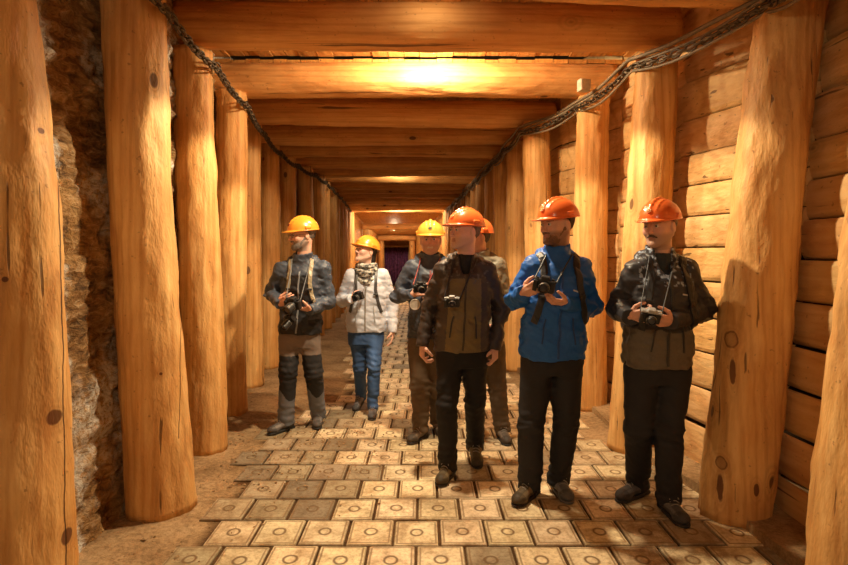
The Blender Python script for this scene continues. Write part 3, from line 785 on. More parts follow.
def make_head(sp, body_bits, root):
    """head with neck: returns its mesh in the figure's own frame"""
    f = head_field(sp); sc = sp.get('hs', 1.05)
    Rh = rotz(-sp['yaw']) @ rotx(sp.get('pitch', 0)) @ roty(sp.get('roll', 0)); hc = sp['head']
    nb = np.linalg.inv(Rh) @ ((sp['neck']-hc)/sc)
    f.cone((0, .022, -.05), nb+np.array([0, 0, -.02]), .054, .062, .03)
    V, F = f.mesh()
    sk = np.array(sp.get('skin', (.68, .38, .26)))
    C = np.tile(sk, (len(V), 1)); x, y, z = V.T
    def m(c, w_=1.0): return np.clip(w_, 0, 1)[:, None]*(np.array(c)-C)
    front = y < -.03
    C += m(sk*np.array([1.05, .72, .68]), np.exp(-(((np.abs(x)-.038)/.02)**2+((z+.025)/.022)**2))*.5*front)
    C += m(sk*np.array([1.0, .7, .65]), np.exp(-((x/.014)**2+((z+.03)/.014)**2))*.5*front)
    if sp.get('smile'): C += m((.75, .66, .55), ((np.abs(x) < .022) & (np.abs(z+.0585-6*x*x) < .0045) & (y < -.08))*.95)
    C += m((.40, .14, .10), (not sp.get('smile'))*((np.abs(x) < .021) & (z > -.071) & (z < -.049) & (y < -.085))*.75)
    hcx = np.array(sp.get('hair', (.10, .06, .035)))
    C += m(hcx*.9, np.exp(-(((z-.028-.10*np.abs(np.abs(x)-.03))/.0055)**4))*((np.abs(x) > .012) & (np.abs(x) < .052) & (y < -.05))*.8)
    C += m((.05, .03, .02), np.exp(-((np.abs(x)-.031)**2/.010**2+(z-.010)**2/.0035**2))*(y < -.07)*.9)
    if 'stubble' in sp:
        c, a = sp['stubble']
        C += m(c, a*np.clip((-.028-z)/.02, 0, 1)*(z > -.135)*np.clip((.03-y)/.03, 0, 1)*(1-.8*((np.abs(x) < .02) & (z > -.071) & (z < -.049))))
    Vw = V*sc @ Rh.T + hc
    body_bits.append((Vw, F, C))
    xf = (Rh*sc, hc)
    for s in (-1, 1):
        mb = MB(); mb.lathe([(.0001, -.0125)]+[(.0125*math.sin(a), -.0125*math.cos(a)) for a in np.linspace(.25, 2.9, 9)]+[(.0001, .0125)], n=14)
        e = mesh_obj('eye', (np.array([tuple(v) for v in mb.v])+np.array([s*.031, -.0865, .009])) @ (Rh*sc).T+hc, mb.f, M['eyewhite'], root)
        mb = MB(); mb.lathe([(.0058, 0), (.0056, .0014), (.003, .0024)], Matrix.Rotation(math.pi/2, 4, 'X'), n=12)
        mesh_obj('iris', (np.array([tuple(v) for v in mb.v])+np.array([s*.031+sp.get('look', 0), -.0975, .008])) @ (Rh*sc).T+hc, mb.f, M['iris'], e)
    # hair round the ears and nape, beard where worn
    f = Field((-.10, -.10, -.17), (.10, .145, .135), .004)
    f.ell((0, .022, .034), (.083, .099, .093), .0)
    hl = sp.get('hairlen', -.055)
    if hl < -.1: f.ell((0, .075, -.07), (.062, .045, .085), .03)
    f.wrinkle(lambda a, b, c: fbm(a*60, b*60, c*18, 2), .004)
    X, Y, Z = f.ax[0][:, None, None], f.ax[1][None, :, None], f.ax[2][None, None, :]
    cut = np.maximum(hl+.03-Z+0*X+0*Y, 0*Z)  # lower edge
    fr = np.minimum((.002-Y)*1.0+0*X+0*Z, (.066-Z)+0*X+0*Y)                          # face stays free
    f.S = np.maximum(np.maximum(f.S, (hl-Z+0*X+0*Y)), fr).astype(np.float32)
    f.ell((-.082, .006, -.006), (.016, .022, .034), .004, 'cut'); f.ell((.082, .006, -.006), (.016, .022, .034), .004, 'cut')
    sdf_obj('hair', f, 'hair', root, lambda P: hcx*(1+.5*fbm(P[:, 0]*40, P[:, 1]*40, P[:, 2]*12, 2))[:, None], xf)
    if sp.get('moustache'):
        f = Field((-.05, -.13, -.08), (.05, -.06, -.02), .0030)
        for s in (-1, 1): f.cone((0, -.104, -.043), (s*.026, -.093, -.056), .0075, .005, .004)
        f.wrinkle(lambda a, b, c: fbm(a*90, b*90, c*50, 2), .002)
        sdf_obj('moustache', f, 'hair', root, sp['moustache'], xf)
    if 'beard' in sp:
        f = Field((-.08, -.12, -.14), (.08, .03, -.01), .0036); th = sp.get('beardth', .006)
        f.ell((0, -.034, -.062), (.057+th, .060+th, .060+th), .02)
        for s in (-1, 1): f.cone((s*.063, .0, -.02), (s*.026, -.076, -.094), .013+th*.5, .016+th, .02)
        f.ell((0, -.086, -.100), (.023+th, .018+th, .018+th), .02)
        f.cone((-.020, -.097, -.044), (.020, -.097, -.044), .006, .006, .006)
        f.wrinkle(lambda a, b, c: fbm(a*70, b*70, c*40, 2), .003)
        X, Y, Z = f.ax[0][:, None, None], f.ax[1][None, :, None], f.ax[2][None, None, :]
        f.S = np.maximum(f.S, Z+.036-.35*np.maximum(np.abs(X)-.035, 0)*2+0*Y).astype(np.float32)
        f.ell((0, -.11, -.0595), (.022, .03, .0095), .003, 'cut')
        f.cone((0, .022, -.04), nb, .05, .05, .01, 'cut')
        sdf_obj('beard', f, 'hair', root, sp['beard'], xf)
    if sp.get('glasses'):
        mb = MB()
        for s in (-1, 1):
            mb.tube([(s*.032+.021*math.cos(a), -.108+.006*abs(math.cos(a)), .006+.015*math.sin(a)) for a in np.linspace(0, 2*math.pi, 16, endpoint=False)], .0016, 6, closed=True)
            mb.tube([(s*.053, -.100, .008), (s*.078, -.03, .010), (s*.084, .01, .006)], .0015, 6)
        mb.tube([(-.011, -.112, .008), (.011, -.112, .008)], .0015, 6)
        mesh_obj('glasses', np.array([tuple(v) for v in mb.v]) @ (Rh*sc).T+hc, mb.f, M['black'], root, cols=np.tile([.03, .03, .03], (len(mb.v), 1)))
    # hard hat
    f = Field((-.13, -.20, .0), (.13, .16, .18), .0036)
    f.ell((0, .012, .043), (.112, .137, .117), .0, zmin=.040)
    f.ell((0, .010, .040), (.117, .142, .009), .006, zmin=.034)                       # rim
    f.ell((0, -.055, .038), (.088, .128, .010), .010, zmin=.030)                      # peak
    for x, r in ((0, .012), (-.036, .006), (.036, .006)):                              # ribs over the crown
        P = [(x, .012-.130*math.cos(a)*math.sqrt(1-(x/.112)**2), .043+(.115 if r > .01 else .113)*math.sin(a)*math.sqrt(1-(x/.112)**2)) for a in np.linspace(.55, 2.6, 9)]
        for a, b in zip(P, P[1:]): f.cone(a, b, r, r, .008)
    for s in (-1, 1): f.box((s*.109, .01, .062), (.010, .024, .011), rad=.004, k=.008)
    f.cone((0, .012, .02), (0, .012, .036), .085, .085, .004, 'cut')
    hatc = np.array(sp['hat'])
    hat = sdf_obj('hard_hat', f, 'hat', root, lambda P: np.tile(hatc, (len(P), 1)), xf)
    bc = sp.get('badge', (.10, .12, .05))
    mb = MB(); mb.tube([(.013*math.cos(a), 0, .011*math.sin(a)) for a in np.linspace(0, 2*math.pi, 12, endpoint=False)], .003, 5, closed=True)
    mb.tube([(-.008, 0, -.006), (.008, 0, .007)], .003, 5); mb.tube([(-.008, 0, .006), (.008, 0, -.007)], .003, 5)
    Pb = np.array([tuple(v) for v in mb.v]); Pb = Pb @ rotx(-.62).T+np.array([0, -.113, .098])
    mesh_obj('badge', Pb @ (Rh*sc).T+hc, mb.f, M['black'], hat, cols=np.tile(bc, (len(Pb), 1)))

def hand_bits(sp, wr, u, n, right, curl, bits, spread=.0, thumb=.6, sc=1.0):
    """five separate fingers on a palm; u runs from wrist to knuckles, n out of the palm"""
    u = nrm(u); n = nrm(np.asarray(n, float)-np.dot(n, u)*u); s = np.cross(u, n) if right else np.cross(n, u)
    W = lambda a, b, c: (a*u+b*s+c*n)*sc
    f = Field((-.13,)*3, (.21,)*3, .0030) if False else None
    lo = np.full(3, 9.); hi = -lo; prim = []
    def add(a, b, ra, rb, k):
        nonlocal lo, hi
        prim.append((a, b, ra*sc, rb*sc, k)); lo = np.minimum(lo, np.minimum(a, b)-.02); hi = np.maximum(hi, np.maximum(a, b)+.02)
    add(W(-.022, 0, 0), W(0, 0, 0), .024, .025, .012); fa = nrm(sp['_el']-wr)*.075; add(fa, W(-.01, 0, 0), .025, .025, .012)
    kn = [(.088, .030, .0), (.092, .010, .002), (.087, -.010, .001), (.078, -.029, -.003)]
    for a, b, c in kn: add(W(.0, b*.55, 0), W(a, b, c), .015, .0115, .010)
    add(W(.035, .0, -.004), W(.07, .0, -.004), .017, .013, .012)
    ln = [(.042, .025, .020), (.047, .029, .021), (.043, .027, .020), (.033, .020, .018)]
    cu = curl if isinstance(curl, (list, tuple)) else [curl]*4
    for i, ((a, b, c), L3) in enumerate(zip(kn, ln)):
        p = W(a, b, c); ang = 0; sd = (i-1.5)*-.05*(1+spread*6)
        for j, L in enumerate(L3):
            ang += cu[i]*(1.0, 1.15, .7)[j]
            d = math.cos(ang)*u+math.sin(ang)*n+sd*s*math.cos(ang); d = nrm(d); q = p+d*L*sc
            add(p, q, (.0098, .0088, .0080)[j]*(1 if i < 3 else .9), (.0090, .0082, .0070)[j]*(1 if i < 3 else .9), .003 if j == 0 else .002); p = q
    p = W(.018, .022, .004); d0 = nrm(.62*u+.72*s+.35*n); q = p+d0*.040*sc; add(p, q, .016, .0125, .010)
    d1 = nrm(.80*u+(.50-.5*thumb)*s+(.2+.8*thumb)*n); q2 = q+d1*.032*sc; add(q, q2, .0118, .0105, .004)
    d2 = nrm(.88*u+(.25-.6*thumb)*s+(.2+.9*thumb)*n); q3 = q2+d2*.026*sc; add(q2, q3, .0102, .0085, .003)
    f = Field(lo, hi, .0030)
    for a, b, ra, rb, k in prim: f.cone(a, b, ra, rb, k)
    V, F = f.mesh(); C = np.tile(np.array(sp.get('skin', (.68, .38, .26)))*np.array([1.0, .92, .9]), (len(V), 1))
    bits.append((V+wr, F, C))
    return wr+W(.085, .0, .03)

def strap_on(f, pts, wd, th, name, col, parent, mat='black', it=6, lift=.004, flat=True):
    """a webbing strap laid on the clothing's surface"""
    P = [np.array(pts[0], float)]
    for a, b in zip(pts, pts[1:]):
        a, b = np.array(a, float), np.array(b, float); m = max(2, int(np.linalg.norm(b-a)/.02))
        P += [a+(b-a)*i/m for i in range(1, m+1)]
    P = np.array(P); Q, N = f.project(P, lift, it); 
    for _ in range(2): Q[1:-1] = (Q[:-2]+2*Q[1:-1]+Q[2:])/4
    V = []; F = []
    for i in range(len(Q)):
        t = nrm(Q[min(i+1, len(Q)-1)]-Q[max(i-1, 0)]); s = nrm(np.cross(t, N[i])); n = N[i]
        V += [Q[i]-s*wd/2-n*th, Q[i]+s*wd/2-n*th, Q[i]+s*wd/2+n*th*.6, Q[i]+s*wd*.3+n*th, Q[i]-s*wd*.3+n*th, Q[i]-s*wd/2+n*th*.6]
        if i:
            for a in range(6): q = 6*i-6; F.append((q+a, q+(a+1) % 6, q+6+(a+1) % 6, q+6+a))
    F.append((5, 4, 3, 2, 1, 0)); F.append(tuple(6*len(Q)-6+a for a in range(6)))
    return mesh_obj(name, np.array(V), F, M[mat], parent, False, np.tile(np.array(col, float), (len(V), 1)))

def make_shoe(root, ankle, d, col, sole, sc=1.0, heel=0.0):
    d = np.array([d[0], d[1], 0]); d = nrm(d); ang = math.atan2(d[0], -d[1]); Rz = rotz(ang) @ rotx(heel)
    base = np.array([ankle[0], ankle[1], ankle[2]])
    org = np.array([ankle[0], ankle[1], 0.0]); 
    # shoe frame: toe towards -y, origin under the ankle on the ground
    f = Field((-.06, -.22, .015), (.06, .09, .17), .0045)
    f.cone((0, .045, .055), (0, -.03, .06), .040, .040, .02)
    f.cone((0, -.03, .058), (.004, -.15, .040), .042, .034, .02, squash=((0, 0, 1), .85))
    f.ell((.003, -.135, .036), (.044, .062, .032), .02)
    f.cone((0, .030, .06), (0, .022, .135), .045, .047, .02, cut1=True)
    f.cone((0, .022, .125), (0, .022, .15), .036, .038, .004, 'cut')
    f.wrinkle(lambda a, b, c: fbm(a*30, b*30, c*30, 2), .002)
    X, Y, Z = f.ax[0][:, None, None], f.ax[1][None, :, None], f.ax[2][None, None, :]
    f.S = np.maximum(f.S, .018-Z+0*X+0*Y).astype(np.float32)
    c1 = np.array(col)
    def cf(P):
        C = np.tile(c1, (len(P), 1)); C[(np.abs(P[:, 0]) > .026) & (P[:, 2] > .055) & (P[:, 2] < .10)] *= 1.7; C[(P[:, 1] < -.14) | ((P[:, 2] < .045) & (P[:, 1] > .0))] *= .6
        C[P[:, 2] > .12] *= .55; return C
    xf = (Rz*sc, org if heel == 0 else org+np.array([0, 0, .0]))
    if heel: # toe stays on the ground, heel lifted
        toe = np.array([0, -.15, 0.0]); xf = (Rz*sc, org+rotz(ang) @ toe*sc-(Rz @ toe)*sc)
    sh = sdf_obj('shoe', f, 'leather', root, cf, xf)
    f = Field((-.06, -.22, -.005), (.06, .09, .04), .0045)
    f.box((0, .030, .013), (.036, .052, .014), rad=.012, k=.01); f.box((.001, -.08, .011), (.040, .085, .012), rad=.010, k=.02); f.ell((.003, -.148, .012), (.042, .056, .013), .012)
    X, Y, Z = f.ax[0][:, None, None], f.ax[1][None, :, None], f.ax[2][None, None, :]
    f.S = np.maximum(f.S, .001-Z+0*X+0*Y).astype(np.float32)
    sdf_obj('sole', f, 'leather', sh, sole, xf)
    mb = MB()
    for i in range(5):
        y = -.055-.018*i*.9; z = .108-.0135*i
        mb.tube([(-.024, y+.006, z-.006), (-.008, y, z+.004), (.008, y-.004, z+.004), (.024, y-.008, z-.006)], .0026, 5)
    for s in (-1, 1): mb.tube([(0, -.045, .117), (s*.018, -.052, .120), (s*.026, -.07, .104)], .0024, 5)
    Pl = np.array([tuple(v) for v in mb.v]) @ xf[0].T+xf[1]
    mesh_obj('laces', Pl, mb.f, M['cloth'], sh, cols=np.tile([.34, .31, .28], (len(Pl), 1)))

def build_camera(loc, Rm, label, body=(.02, .02, .022), silver=False, lens_len=.05, sc=1.0, lens_r=.031):
    e = empty('camera', loc); e.rotation_euler = Matrix(Rm.tolist()).to_euler(); e.scale = (sc,)*3
    tag(e, label, 'camera', 'cameras carried by the visitors')
    col = lambda mb, c: np.tile(np.array(c, float), (len(mb.v), 1))
    mb = MB(); mb.box((0, 0, 0), (.128, .045, .078), bev=.008); mb.box((-.052, -.024, -.004), (.028, .03, .07), bev=.009)
    mb.build('camera_body', M['black'], e, cols=col(mb, body))
    top = (.45, .45, .45) if silver else (.025, .025, .028)
    mb = MB(); mb.box((0, -.002, .046), (.052, .05, .03), bev=.01); mb.tube([(.045, 0, .035), (.045, 0, .05)], .011, 12); mb.tube([(-.048, -.008, .035), (-.048, -.008, .047)], .008, 12)
    if silver: mb.box((0, 0, .038), (.129, .044, .014), bev=.004)
    mb.build('viewfinder', M['black'], e, cols=col(mb, top))
    mb = MB(); Rl = Matrix.Translation((.006, -.022, -.004)) @ Matrix.Rotation(math.pi/2, 4, 'X')
    mb.lathe([(lens_r-.003, 0), (lens_r, .004), (lens_r, .016), (lens_r-.002, .018), (lens_r+.001, .022), (lens_r+.002, lens_len-.006), (lens_r, lens_len), (lens_r-.005, lens_len), (lens_r-.006, lens_len-.008)], Rl, 24)
    ln = mb.build('lens', M['black'], e, smooth=False, cols=col(mb, (.03, .03, .032)))
    mb = MB(); mb.lathe([(.001, lens_len-.004), (lens_r-.012, lens_len-.005), (lens_r-.006, lens_len-.008)], Rl, 20); mb.build('lens_glass', M['lensglass'], ln)
    mb = MB(); mb.tube([Rl @ Vector((math.cos(a)*(lens_r+.001), math.sin(a)*(lens_r+.001), .020)) for a in np.linspace(0, 6.283, 20, endpoint=False)], .0014, 5, closed=True); mb.build('lens_ring', M['silver'], ln)
    return e

def make_person(sp):
    Y0 = sp['Y']; root_x = (sp['hem'][1]+sp['hem'][2])/2
    org = at(root_x, 254, Y0); org[2] = 0
    P = lambda a: at(a[0], a[1], Y0+(a[2] if len(a) > 2 else 0))-org
    root = empty('person', tuple(org)); tag(root, sp['label'], 'person', 'visitors in hard hats')
    bits = []
    hd = P((sp['hd'][0], 254, sp['hd'][2] if len(sp['hd']) > 2 else -.02)); hd[2] = sp['hd'][1]
    sp['head'] = hd
    shl, shr = P(sp['shL']), P(sp['shR']); sc_ = (shl+shr)/2
    sp['neck'] = np.array([sc_[0]*.8+hd[0]*.2, sc_[1]+.01, sc_[2]+.045])
    elL, wrL, elR, wrR = P(sp['elL']), P(sp['wrL']), P(sp['elR']), P(sp['wrR'])
    hemy, hx0, hx1 = sp['hem']; hz = P((0, hemy, 0))[2]; hwid = (hx1-hx0)/560*Y0/2
    hpL, hpR = P(sp['hipL']), P(sp['hipR']); knL, knR = P(sp['knL']), P(sp['knR'])
    def ank(a): q = P((a[0], 254, a[1])); q[2] = .095+(a[2] if len(a) > 2 else 0); return q
    anL, anR = ank(sp['anL']), ank(sp['anR'])
    yaw = sp.get('tyaw', 0)
    # ---------------- the body: trunk, arms and legs under the clothes, then head and hands
    allp = np.array([shl, shr, elL, elR, wrL, wrR, hpL, hpR, knL, knR, anL, anR])
    f = Field(allp.min(0)-.12, allp.max(0)+.12, .015)
    cz = sc_[2]
    f.loft([(hz-.02, 0, 0, hwid*.8, .095), (hz+.2, sc_[0]*.4, 0, hwid*.76, .09), (cz-.12, sc_[0]*.9, 0, hwid*.82, .10), (cz+.03, sc_[0], .01, hwid*.55, .07)], .03, yaw)
    f.cone(sc_+[0, .01, .05], sp['neck']+[0, 0, .03], .05, .045, .03)
    for sh, el, wr in ((shl, elL, wrL), (shr, elR, wrR)):
        f.cone(sc_+[0, 0, .02], sh, .05, .05, .03); f.cone(sh, el, .048, .038, .02); f.cone(el, wr, .038, .026, .02)
    for hp, kn, an, tt in ((hpL, knL, anL, sp['toeL']), (hpR, knR, anR, sp['toeR'])):
        f.cone(hp+[0, 0, .03], kn, .075, .050, .04); f.cone(kn, an, .048, .034, .02); f.cone(an, an+np.array([*(nrm(tt)*.05), -.045]), .026, .022, .02)
    V, F = f.mesh(); sk = np.array(sp.get('skin', (.68, .38, .26))); bits.append((V, F, np.tile(sk, (len(V), 1))))
    make_head(sp, bits, root)
    hands = {}
    for side, wr, el in (('L', wrL, elL), ('R', wrR, elR)):
        h = sp['hand'+side]; u = h.get('u', None); u = nrm(wr-el) if u is None else u
        sp['_el'] = el
        hands[side] = hand_bits(sp, wr+nrm(wr-el)*.012, u, h['n'], side == 'L', h.get('curl', .5), bits, h.get('spread', 0), h.get('thumb', .6), sp.get('handsc', 1.0))
    nV = 0; AV = []; AF = []; AC = []
    for V, F, C in bits: AV.append(V); AF.append(F+nV); AC.append(C); nV += len(V)
    mesh_obj('body', np.concatenate(AV), np.concatenate(AF), M['skin'], root, True, np.clip(np.concatenate(AC), 0, 1))
    # ---------------- jacket
    J = sp['jacket']; ex = J.get('fat', 0)
    f = Field(np.minimum(allp[:6].min(0), [-.3, -.2, hz])-.1, np.maximum(allp[:6].max(0), [.3, .2, cz+.1])+.12, .0068)
    dp = J.get('depth', .135)
    f.loft([(hz, 0, 0, hwid, dp), (hz+.10, sc_[0]*.15, 0, hwid*1.02, dp*1.02), (hz+.22, sc_[0]*.4, 0, hwid*.97, dp), (cz-.16, sc_[0]*.85, 0, hwid*1.0, dp*1.03),
            (cz-.05, sc_[0], .0, hwid*.90, dp*.92), (cz+.02, sc_[0], .01, hwid*.62, dp*.75), (cz+.06, sc_[0], .012, hwid*.36, dp*.58)], .02, yaw)
    nk = sp['neck']
    r0 = J.get('sleeve', (.074, .060, .045))
    for sh, el, wr in ((shl, elL, wrL), (shr, elR, wrR)):
        f.cone(nk+[0, 0, -.02], sh, .062, r0[0]*.93, .04)
        f.cone(sh, el, r0[0], r0[1], .022); f.cone(el, wr+nrm(wr-el)*.034, r0[1], r0[2]*.94, .012, cut1=True)
    col_h = J.get('collar', .055)+.035
    hx = (hd[0]-nk[0])*.5
    f.cone(nk+[0, .01, -.04], nk+np.array([hx, -.016, col_h]), .094, .082, .03, cut1=True)
    if J.get('hood'): # gathered hood lying round the back of the neck
        for a, b in zip(np.linspace(-2.0, 2.0, 9)[:-1], np.linspace(-2.0, 2.0, 9)[1:]):
            q = [nk+np.array([math.sin(t)*.104+hx*.4, .004+math.cos(t)*.088, .022+.034*math.cos(t)]) for t in (a, b)]
            f.cone(q[0], q[1], .038, .038, .014)
    # folds: stretched along the arms at the elbows, crosswise round the waist
    seed = sp['seed']
    def folds(x, y, z):
        n1 = 1-np.abs(fbm(x*6+seed, y*6, z*11+x*5, 3)); n2 = fbm(x*17+y*9, y*17+seed, z*26, 2)
        el_ = 0
        for e in (elL, elR): el_ = el_+np.exp(-(((x-e[0])**2+(y-e[1])**2+(z-e[2])**2)/.11**2))
        n3 = np.abs(np.abs(fbm(x*13+seed, y*13, z*15-x*9, 2))-.15)
        return -(n1-.6)*(1+1.6*el_)-.35*n2*(1+el_)+.25*n3
    f.wrinkle(folds, J.get('folds', .013))
    if J.get('quilt'):
        f.wrinkle(lambda x, y, z: -np.abs(np.sin((z+.15*x*0)*math.pi/.062))**.6, .0035)
    for q in (wrL, wrR):
        pass
    f.cone(nk+[hx*.4, -.010, .0], nk+np.array([hx, -.018, col_h+.03]), .056, .066, .008, 'cut')
    # V of the open front
    if J.get('open'):
        f.cone(nk+[hx*.5, -.10, -.05], nk+[hx, -.09, .08], .028, .055, .01, 'cut')
    jf = f; jc = J['col']
    front = lambda V: V[:, 1] < .02
    jk = sdf_obj('jacket', f, J.get('mat', 'shell'), root, lambda V: jc(V, dict(hz=hz, cz=cz, cx=sc_[0], elL=elL, elR=elR, wrL=wrL, wrR=wrR, nk=nk, shl=shl, shr=shr)))
    cx = lambda z: sc_[0]*np.clip((z-hz)/(cz-hz), 0, 1)
    dpt = -dp-.03
    zt = nk[2]-.02
    if not J.get('nozip'):
        strap_on(f, [(cx(z)+J.get('zipx', 0), dpt, z) for z in np.linspace(hz+.015, zt-.02, 8)], .014, .003, 'zip', J.get('zipcol', (.03, .03, .03)), jk)
    for s in (-1, 1):
        strap_on(f, [(cx(hz+.1)+s*hwid*.55, dpt, hz+.10), (cx(hz+.24)+s*hwid*.42, dpt, hz+.25)], .010, .0025, 'pocket_zip', J.get('pockcol', (.03, .03, .03)), jk)
    if J.get('logo'): strap_on(f, [(cx(cz-.13)+.075, dpt, cz-.125), (cx(cz-.13)+.12, dpt, cz-.128)], .009, .002, 'chest_logo', J['logo'], jk)
    # lining / sweater showing in the collar
    T = sp.get('inner')
    if T:
        g = Field(nk-[.12, .17, .20], nk+[.12, .12, .14], .006)
        if J.get('open'): g.cone(nk+[hx*.3, -.035, -.15], nk+[hx*.6, -.030, .0], .070, .064, .03)
        g.cone(nk+[0, .0, -.06], nk+np.array([hx, -.016, T.get('h', .05)+.03]), .070, .064, .02, cut1=True)
        g.wrinkle(lambda x, y, z: fbm(x*20, y*20, z*45, 2), .006); g.cone(nk+[hx*.5, 0, .0], nk+np.array([hx, -.012, T.get('h', .05)+.06]), .052, .056, .004, 'cut')
        sdf_obj(T.get('name', 'sweater'), g, 'cloth', root, T['col'])
    if sp.get('scarf'):
        g = Field(nk-[.16, .18, .12], nk+[.16, .15, .14], .0055)
        for j in range(4):
            rr_ = .082+.010*math.sin(j*2); zz = .055-.032*j
            Q = [nk+np.array([math.sin(t)*rr_+hx*.6, -.012-math.cos(t)*(rr_+.016+.010*j), zz+.018*math.cos(t)*(-1 if j % 2 else 0)-.012*j*math.cos(t)]) for t in np.linspace(0, 2*math.pi, 17)]
            for a, b in zip(Q, Q[1:]): g.cone(a, b, .026, .026, .008)
        g.wrinkle(lambda x, y, z: fbm(x*22, y*22, z*50, 2), .008)
        def sc_col(V):
            n = fbm(V[:, 0]*45, V[:, 1]*45, V[:, 2]*60, 2)[:, None]; return np.where(n > .12, np.array([[.55, .52, .47]]), np.where(n > -.25, np.array([[.22, .22, .21]]), np.array([[.08, .08, .08]])))
        sdf_obj('scarf', g, 'cloth', root, sc_col)
    # ---------------- trousers
    T = sp['trousers']; r = T.get('r', (.098, .074, .064))
    f = Field(allp[6:].min(0)-.16, allp[6:].max(0)+.16, .0070)
    hm = (hpL+hpR)/2
    f.loft([(hm[2]-.07, hm[0], hm[1], hwid*.84, .115), (hz+.02, 0, 0, hwid*.90, dp*.86), (hz+.05, 0, 0, hwid*.86, dp*.8)], .05, yaw)
    for hp, kn, an in ((hpL, knL, anL), (hpR, knR, anR)):
        f.cone(hp, kn, r[0], r[1], .03)
        e_ = an+nrm(an-kn)*T.get('len', .04)*1.0
        f.cone(kn, e_, r[1], r[2], .015, cut1=True)
    def leg(x, y, z):
        dk = 0
        for q, w_ in ((knL, .10), (knR, .10), (anL+[0, 0, .05], .10), (anR+[0, 0, .05], .10), ((hpL+hpR)/2+[0, 0, -.08], .10)):
            dk = dk+np.exp(-((x-q[0])**2+(y-q[1])**2+(z-q[2])**2)/w_**2)
        return -(1-np.abs(fbm(x*7+seed*2, y*7, z*9+x*6*np.sin(seed), 3))-.6)*(.55+1.7*dk)-.45*dk*np.sin(z*math.pi/.026+6*x+seed+3*fbm(x*9, y*9, z*4, 1))
    f.wrinkle(leg, .0115)
    tc = T['col']
    tr = sdf_obj('trousers', f, T.get('mat', 'cloth'), root, (lambda V: tc(V, dict(knL=knL, knR=knR, hm=hm))) if callable(tc) else tc)
    # ---------------- shoes
    make_shoe(root, anL, sp['toeL'], sp['shoe'][0], sp['shoe'][1], sp.get('shoesc', 1.0), sp.get('heelL', 0))
    make_shoe(root, anR, sp['toeR'], sp['shoe'][-2] if len(sp['shoe']) > 2 else sp['shoe'][0], sp['shoe'][-1] if len(sp['shoe']) > 2 else sp['shoe'][1], sp.get('shoesc', 1.0), sp.get('heelR', 0))
    return dict(root=root, org=org, jf=jf, nk=nk, cz=cz, hz=hz, cx=cx, hw=hwid, dp=dp, hands=hands, P=P, sc=sc_, shl=shl, shr=shr, hx=hx)

def backpack(p, label, strap, bag, wd=.034, sides=(-1, 1), inset=.52, bagw=.15):
    """a day pack on the wearer's back; its two shoulder straps come down over the chest"""
    e = empty('backpack', tuple(p['org'])); tag(e, label, 'backpack', 'day packs worn by the visitors')
    cx, cz, dp, hw = p['sc'][0], p['cz'], p['dp'], p['hw']
    f = Field((cx-bagw-.03, dp-.02, cz-.46), (cx+bagw+.03, dp+.2, cz+.07), .009)
    f.box((cx, dp+.085, cz-.19), (bagw, .075, .22), rad=.06, k=.02); f.box((cx, dp+.15, cz-.26), (bagw*.7, .04, .12), rad=.035, k=.015)
    f.wrinkle(lambda x, y, z: fbm(x*9, y*9, z*9, 3), .008)
    sdf_obj('bag', f, 'black', e, bag)
    for s in sides:
        x0 = cx+s*hw*inset; xs = cx+s*hw*.50
        pts = [(cx+s*hw*.80, -dp*.75, cz-.34), (x0+s*.035, -dp-.02, cz-.26), (x0, -dp-.02, cz-.12), (xs, -dp*.75, cz+.0), (xs, -.03, cz+.075), (xs, dp*.6, cz+.05), (xs, dp+.02, cz-.03)]
        st = strap_on(p['jf'], pts, wd, .006, 'shoulder_strap', strap, e, lift=.007)
        strap_on(p['jf'], [(x0-.024, -dp-.02, cz-.17), (x0+.024, -dp-.02, cz-.17)], .016, .004, 'buckle', (.03, .03, .03), st, lift=.016)
    return e

def neck_strap(p, cam, lug=.066, col=(.03, .03, .03), wd=.011, up=.02, mat='black'):
    """camera strap from both lugs to the neck, lying over the jacket"""
    Mx = Matrix.LocRotScale(cam.location, cam.rotation_euler, cam.scale)
    for s in (-1, 1):
        a = np.array(Mx @ Vector((s*lug, 0, .03)))-p['org']; b = p['nk']+np.array([s*.080+p['hx'], -.055, .035])
        Q = [a+(b-a)*t for t in np.linspace(0, 1, 16)]
        Q = np.array(Q); 
        d, G = p['jf'].grad(Q)
        for _ in range(10):
            d, G = p['jf'].grad(Q); m = d < .006; Q[m] += (G*(.007-d)[:, None]*.7)[m]
            Q[1:-1] = Q[1:-1]*.6+.2*(Q[:-2]+Q[2:])
        mb = MB(); mb.tube([tuple(q) for q in Q], wd/2, 6, flat=.5)
        o = mb.build('strap', M[mat], None, smooth=True, cols=np.tile(np.array(col, float), (len(mb.v), 1)))
        o.parent = cam; o.matrix_parent_inverse = Mx.inverted() @ Matrix.Translation(tuple(p['org']))

